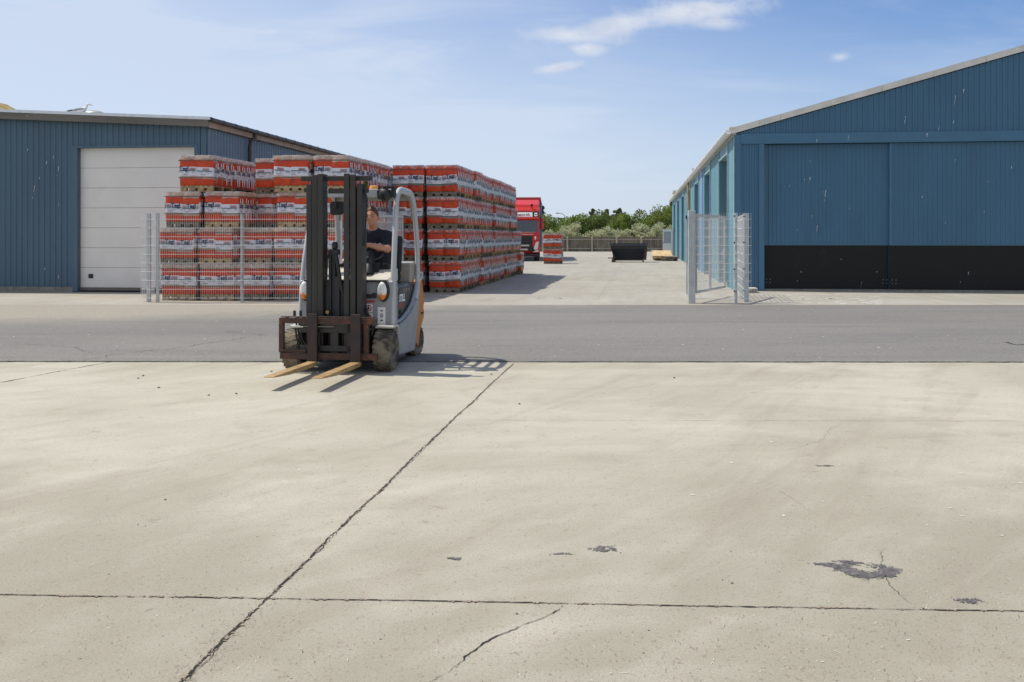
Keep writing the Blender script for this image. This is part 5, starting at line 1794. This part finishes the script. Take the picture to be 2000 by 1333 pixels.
for s in (-1, 1):
    d = MB(); d.prism([(s * .86, .70), (s * 1.12, .72), (s * 1.19, 1.18), (s * 1.12, 1.22), (s * 1.0, 1.14)], 'y', -.02, .06, 0)
    d.prism([(s * .84, .56), (s * 1.17, .58), (s * 1.18, .67), (s * .90, .66)], 'y', -.01, .06, 0)
    part(d, 'headlight', ['lens_clear'], parent=TK)
    d = MB(); d.box(s * 1.30, s * 1.50, .2, .35, 1.95, 2.35, 0) if s > 0 else d.box(-1.5, -1.3, .2, .35, 1.95, 2.35, 0)
    x0, x1 = (1.30, 1.50) if s > 0 else (-1.5, -1.3)
    d.box(x0 + .02, x1, .2, .34, 2.40, 2.62, 0)
    d.box(min(s * 1.15, s * 1.38), max(s * 1.15, s * 1.38), .25, .3, 2.63, 2.68, 1)
    d.box(x0, x0 + .06, .18, .36, 1.93, 2.62, 1)
    part(d, 'mirror', ['truck_red', 'black_plastic'], parent=TK)
d = MB(); d.prism([(.98 + .05 * math.cos(t) * (1 + .4 * math.sin(3 * t)), 1.42 + .12 * math.sin(t)) for t in [k * .5236 for k in range(12)]], 'y', -.012, -.004, 0); part(d, 'emblem', ['white_paint'], parent=TK)
d = MB(); d.box(-.05, .22, -.06, -.04, .46, .57, 0); part(d, 'number_plate', ['print_yellow'], parent=TK)
d = MB(); d.box(-1.2, 1.2, .05, 2.2, .28, .47, 0); part(d, 'bumper', ['black_plastic'], parent=TK, bevel=.03)
for s in (-1, 1):
    d = MB(); d.lathe([(-.15, .3), (-.16, .48), (-.1, .51), (.1, .51), (.16, .48), (.15, .3)], 'x', (s * 1.05, 1.2, .51), 24); part(d, 'wheel', ['rubber'], parent=TK, smooth=40)
    for yy in (6, 9, 10.3):
        d = MB(); d.lathe([(-.15, .3), (-.16, .48), (-.1, .51), (.1, .51), (.16, .48), (.15, .3)], 'x', (s * 1.0, yy, .51), 20); part(d, 'wheel', ['rubber'], parent=TK, smooth=40)
d = MB(); d.tube([(.75, .42, 3.3), (.75, .36, 3.42)], .03, 6); d.lathe([(-.07, .05), (.05, .09)], 'y', (.75, .33, 3.46), 10); part(d, 'air_horn', ['black_plastic'], parent=TK)
d = MB()
d.box(-1.25, 1.25, 2.7, 14, .95, 3.95, 0); d.box(-1.29, -1.25, 2.65, 14, 3.85, 4.0, 1); d.box(1.25, 1.29, 2.65, 14, 3.85, 4.0, 1); d.box(-1.29, 1.29, 2.62, 2.70, 3.84, 4.02, 1)
d.box(1.251, 1.275, 2.75, 13.9, 1.0, 3.84, 2)
part(d, 'trailer', ['tarp_red', 'truck_red', 'tarp_blue'], parent=TK)
d = MB(); d.box(-.5, .5, 2.2, 14, .6, .94, 0); part(d, 'trailer_frame', ['black_plastic'], parent=TK)

# ------------------------------------------------------------------ skip, pallets, far fence
sa, sb = toG(PX(1228, 58.5), 58.5)
SK = thing('tipping_skip', 'black open fronted steel tipping skip standing on the concrete yard', 'skip', G(sa, sb), -TH)
d = MB()
tw_, bw_ = 1.06, .86
d.poly([(-tw_, 0, .96), (tw_, 0, .96), (tw_, 1.35, 1.05), (-tw_, 1.35, 1.05)][:0] or [(-bw_, .15, .12), (bw_, .15, .12), (bw_, 1.3, .12), (-bw_, 1.3, .12)])
def plate(a, b, c, e, th=.03):
    a, b, c, e = map(Vector, (a, b, c, e)); nn = (b - a).cross(e - a).normalized() * th
    i = [d.vert(p) for p in (a, b, c, e)]; j = [d.vert(p + nn) for p in (a, b, c, e)]
    d.face(i); d.face(j[::-1])
    for k in range(4): d.face([i[k], j[k], j[(k + 1) % 4], i[(k + 1) % 4]])
plate((-tw_, .0, .98), (-bw_, .15, .10), (-bw_, 1.3, .10), (-tw_, 1.4, 1.10))
plate((tw_, .0, .98), (tw_, 1.4, 1.10), (bw_, 1.3, .10), (bw_, .15, .10))
plate((-bw_, 1.3, .10), (bw_, 1.3, .10), (tw_, 1.4, 1.10), (-tw_, 1.4, 1.10))
plate((-bw_, .15, .10), (bw_, .15, .10), (bw_, 1.3, .10), (-bw_, 1.3, .10))
plate((-tw_, .02, .80), (tw_, .02, .80), (tw_, -.03, 1.02), (-tw_, -.03, 1.02))
part(d, 'skip_body', ['skip_black'], parent=SK)
d = MB()
d.box(-tw_ - .05, tw_ + .05, -.08, -.031, .99, 1.06, 0)
d.box(-tw_ - .06, -tw_ + .0, -.03, 1.4, 1.03, 1.10, 0); d.box(tw_, tw_ + .06, -.03, 1.4, 1.03, 1.10, 0)
d.box(-tw_ - .05, -tw_ + .02, -.04, .03, 1.10, 1.25, 0); d.box(tw_ - .03, tw_ + .05, -.04, .03, 1.10, 1.28, 0)
part(d, 'rim', ['skip_rim'], parent=SK)
d = MB()
d.prism([(-1.02, .0), (-.84, 0), (-.80, .38), (-.92, .40)], 'y', .02, .12, 0); d.prism([(1.02, .15), (.88, .12), (.92, .85), (1.08, .80)], 'y', .02, .08, 0)
d.box(-.88, -.80, .1, 1.3, 0, .09, 0); d.box(.80, .88, .1, 1.3, 0, .09, 0)
part(d, 'support_leg', ['rusty'], parent=SK)
d = MB(); d.box(-1.22, -.9, .3, .38, .22, .27, 0); part(d, 'pivot_bar', ['skip_black'], parent=SK)
d = MB(); d.box(1.1, 1.68, .9, .97, .70, .74, 0); d.box(1.1, 1.4, .9, .97, .62, .66, 0); part(d, 'fork_pocket', ['galv'], parent=SK)
d = MB(); d.prism([(-.78, .02), (-.72, .04), (-.42, -.22), (-.46, -.25)], 'z', .0, .05, 0); part(d, 'hinge_bar', ['rust_light'], parent=SK)

PG = 'old wooden pallets in the pile by the hall wall'
pa, pbb = toG(PX(1293, 63), 63)
for k, (da, db, z, ang, tilt, mt, lab) in enumerate((
        (-.10, .75, 0.0, .10, 0, 'pallet_wood', 'dirty wooden pallet at the bottom rear of the pile by the wall'),
        (.10, .80, .146, -.06, 0, 'pallet_wood', 'wooden pallet in the middle of the pile, just under the tilted one'),
        (-.02, .15, .17, .05, .24, 'pallet_new', 'clean pale wooden pallet leaning tilted on top of the pile'),
        (.42, -.85, 0.0, -.25, 0, 'pallet_grey', 'dark weathered wooden pallet at the front of the pile by the wall'),
        (.50, -.85, .146, .12, .03, 'pallet_grey', 'dark wooden pallet lying on the front weathered one by the wall'))):
    m_ = MB(); pallet_mesh(m_)
    if k == 2:
        for q in range(7): m_.box(-.405, .405, -.60 + q * .172, -.45 + q * .172, .1445, .166, 0)
    o = m_.build('wooden_pallet', [mt]); o.location = G(pa + da, pbb + db, z + (.14 if tilt > .1 else 0))
    o.rotation_euler = Matrix.Rotation(-TH + ang, 4, 'Z').to_euler() if not tilt else (Matrix.Rotation(-TH + ang, 4, 'Z') @ Matrix.Rotation(tilt, 4, 'X')).to_euler()
    if k == 2: o.scale = (1.55, 1.15, 1)
    tag(o, lab, 'pallet', PG)

wf = thing('wooden_fence', 'weathered close boarded wooden fence closing the far end of yard', 'fence', (0, 0, 0))
FYY = 101.0
m_ = MB(); r_ = random.Random(9)
x = -4.0
while x < 20:
    m_.box(x, x + .115, FYY + .06, FYY + .085, .12, 1.50 + r_.uniform(-.02, .03), 0); x += .125
m_.box(-4, 20, FYY + .0605, FYY + .084, .0, .11, 0)
m_.build('boards', ['fence_wood'], wf)
for z in (1.20, .28):
    m_ = MB(); m_.box(-4, 20, FYY + .01, FYY + .058, z, z + .08, 0); m_.build('rail', ['fence_rail'], wf)
for k in range(9):
    px = 1108 + 48.2 * (k - 2)
    m_ = MB(); x = PX(px, FYY); m_.box(x - .08, x + .08, FYY - .14, FYY + .0, 0, 1.43, 0); m_.box(x - .085, x + .085, FYY - .145, FYY + .0, 1.431, 1.50, 1)
    m_.build('post', ['fence_rail', 'cut_wood'], wf)

# ------------------------------------------------------------------ trees and shrubs beyond the fence


def crown(mb, r, cx, cy, cz, rx, ry, rz, n, leaf, up=0.5, clumps=26, mi=0):
    cl = []
    for k in range(clumps):
        while True:
            p = Vector((r.uniform(-1, 1), r.uniform(-1, 1), r.uniform(-1, 1)))
            if .25 < p.length < 1: break
        cl.append((p, r.uniform(.20, .42)))
    for k in range(n):
        p, s_ = cl[r.randrange(clumps)]
        q = Vector((r.gauss(0, 1), r.gauss(0, 1), r.gauss(0, 1))).normalized() * (s_ * r.random() ** .45)
        q = p + q
        c = Vector((cx + q.x * rx, cy + q.y * ry, cz + q.z * rz))
        if c.z < .05: continue
        d1 = (q - p).normalized() + Vector((r.gauss(0, .5), r.gauss(0, .5), r.gauss(0, .4) + up))
        d1.normalize()
        d2 = d1.cross(Vector((r.gauss(0, 1), r.gauss(0, 1), r.gauss(0, 1)))).normalized()
        L = leaf * r.uniform(.6, 1.4); w_ = L * .30
        mb.poly([c - d2 * w_ * .3, c + d1 * L * .5 - d2 * w_, c + d1 * L, c + d1 * L * .5 + d2 * w_], mi)


def tree(name, label, cat, px, Y, h, w_, matn, seed, n=3200, leaf=.30, group=None, low=.05, pine=False):
    r = random.Random(seed)
    X = PX(px, Y)
    root = thing(name, label, cat, (X, Y, 0), 0, group)
    t = MB()
    t.tube([(0, 0, 0), (r.gauss(0, .1), 0, h * .4), (r.gauss(0, .2), 0, h * .8)], [.14, .09, .03], 7)
    for k in range(5):
        a = r.uniform(0, 6.28); z = h * r.uniform(.2, .6)
        t.tube([(0, 0, z), (math.cos(a) * w_ * .3, math.sin(a) * w_ * .3, z + h * .2), (math.cos(a) * w_ * .42, math.sin(a) * w_ * .42, z + h * .32)], [.06, .04, .015], 5)
    t.build('trunk', ['bark'], root, smooth=50)
    c = MB()
    if pine:
        for k in range(11):
            f = k / 10; z = h * (.35 + .65 * f); rad = w_ * .5 * (1 - f) ** .8 * r.uniform(.7, 1.2) + .12
            crown(c, r, r.gauss(0, .12), 0, z, rad, rad, h * .05, n // 11, leaf, .9, 7)
    else:
        crown(c, r, 0, 0, h * (.5 + low / 2), w_ / 2, w_ / 2 * .8, h * (.5 - low / 2) * 1.08, n, leaf)
    c.build('crown', [matn], root, fixn=False)
    return root


TG = 'trees beyond the far fence'
specs = [  # px, Y, h, w, mat, n
    (1052, 117, 3.9, 5.5, 'leaf_bright', 'bushy green tree right behind the red lorry beyond the fence'),
    (1093, 119, 3.6, 5.5, 'leaf_mid', 'bushy green tree under the street lamp beyond the fence'),
    (1128, 114, 3.5, 4.5, 'leaf_bright', 'low light green tree left of the two dark pines'),
    (1158, 116, 4.2, 5.0, 'leaf_mid', 'dark green broad tree below the left pine beyond the fence'),
    (1196, 118, 3.7, 5.0, 'leaf_mid', 'mid green tree behind the tipping skip beyond the fence'),
    (1230, 113, 3.9, 4.6, 'leaf_bright', 'light green willowy tree just right of the skip beyond fence'),
    (1262, 117, 4.4, 5.2, 'leaf_bright', 'large light green tree between the skip and the hall end'),
    (1298, 114, 4.8, 5.0, 'leaf_bright', 'tallest light green tree at the far corner of right hall'),
    (1335, 118, 4.6, 5.4, 'leaf_mid', 'green tree mostly hidden behind the far end of right hall'),
    (1015, 118, 4.0, 5.0, 'leaf_mid', 'green tree hidden behind the lorry trailer beyond the fence'),
]
for k, (px, Y, h, w_, mt, lab) in enumerate(specs):
    tree('leafy_tree', lab, 'tree', px, Y, h, w_, mt, 100 + k, group=TG, n=7500, leaf=.20)
for k, (px, Y, h, w_, lab) in enumerate(((1057, 128, 5.2, 1.6, 'thin dark pine showing above the trees beside the lorry'), (1157, 126, 4.7, 2.0, 'dark pine top with a ragged point, left of the other pine'),
                                         (1207, 124, 4.8, 4.2, 'broad dark pine top standing above the trees behind the skip'), (1182, 127, 4.6, 2.2, 'small dark pine top between the two larger pines'), (1311, 122, 5.6, 2.4, 'dark pine peeping out at the far edge of right hall'))):
    tree('pine_tree', lab, 'pine', px, Y, h, w_, 'leaf_pine', 200 + k, group='pines beyond the far fence', pine=True, n=2200, leaf=.24)
for k, (px, h, w_, lab) in enumerate(((1096, 2.2, 3.2, 'silvery grey bush behind the fence above the small stack'), (1124, 2.6, 3.6, 'silvery grey bush behind the fence left of the skip'), (1160, 1.9, 3.0, 'low silvery bush behind the fence at the left skip corner'),
                                      (1192, 2.2, 3.2, 'silvery grey bush behind the fence above the skip left half'), (1222, 2.1, 3.0, 'silvery grey bush behind the fence above the skip right half'), (1250, 2.6, 3.2, 'taller silvery bush behind the fence right of the skip'),
                                      (1278, 2.7, 3.4, 'dense silvery bush behind the fence left of the white door'), (1304, 2.6, 3.4, 'silvery bush behind the white open door at fence end'), (1070, 1.9, 2.8, 'low silvery bush behind the fence next to the lorry'))):
    tree('silver_bush', lab, 'bush', px, 104.2 + (k % 3) * .5, h, w_, 'leaf_silver', 300 + k, group='silvery bushes behind the far fence', n=5200, leaf=.17, low=.0)
# street lamps beyond
for (px, hd, lab) in ((1104, 46, 'street lamp with curved arm rising above the trees near the lorry'), (1142, 42, 'street lamp head just showing above the trees near the pines')):
    Y = 170; X = PX(px, Y); H_ = 1.5 + hd / 1950 * Y
    lp = thing('street_lamp', lab, 'street lamp', (X, Y, 0), 0, 'street lamps beyond the trees')
    m_ = MB(); m_.tube([(0, 0, 0), (0, 0, H_ - .9), (-.15, 0, H_ - .35), (-.5, 0, H_ - .1), (-1.1, 0, H_)], [.09, .07, .06, .05, .045], 8); m_.build('pole', ['lamp_metal'], lp, smooth=50)
    m_ = MB(); m_.box(-1.6, -1.0, -.14, .14, H_ - .04, H_ + .10, 0); m_.box(-1.55, -1.1, -.12, .12, H_ - .1, H_ - .041, 1); m_.build('lamp_head', ['lamp_metal', 'lamp_amber'], lp, bevel=.03)
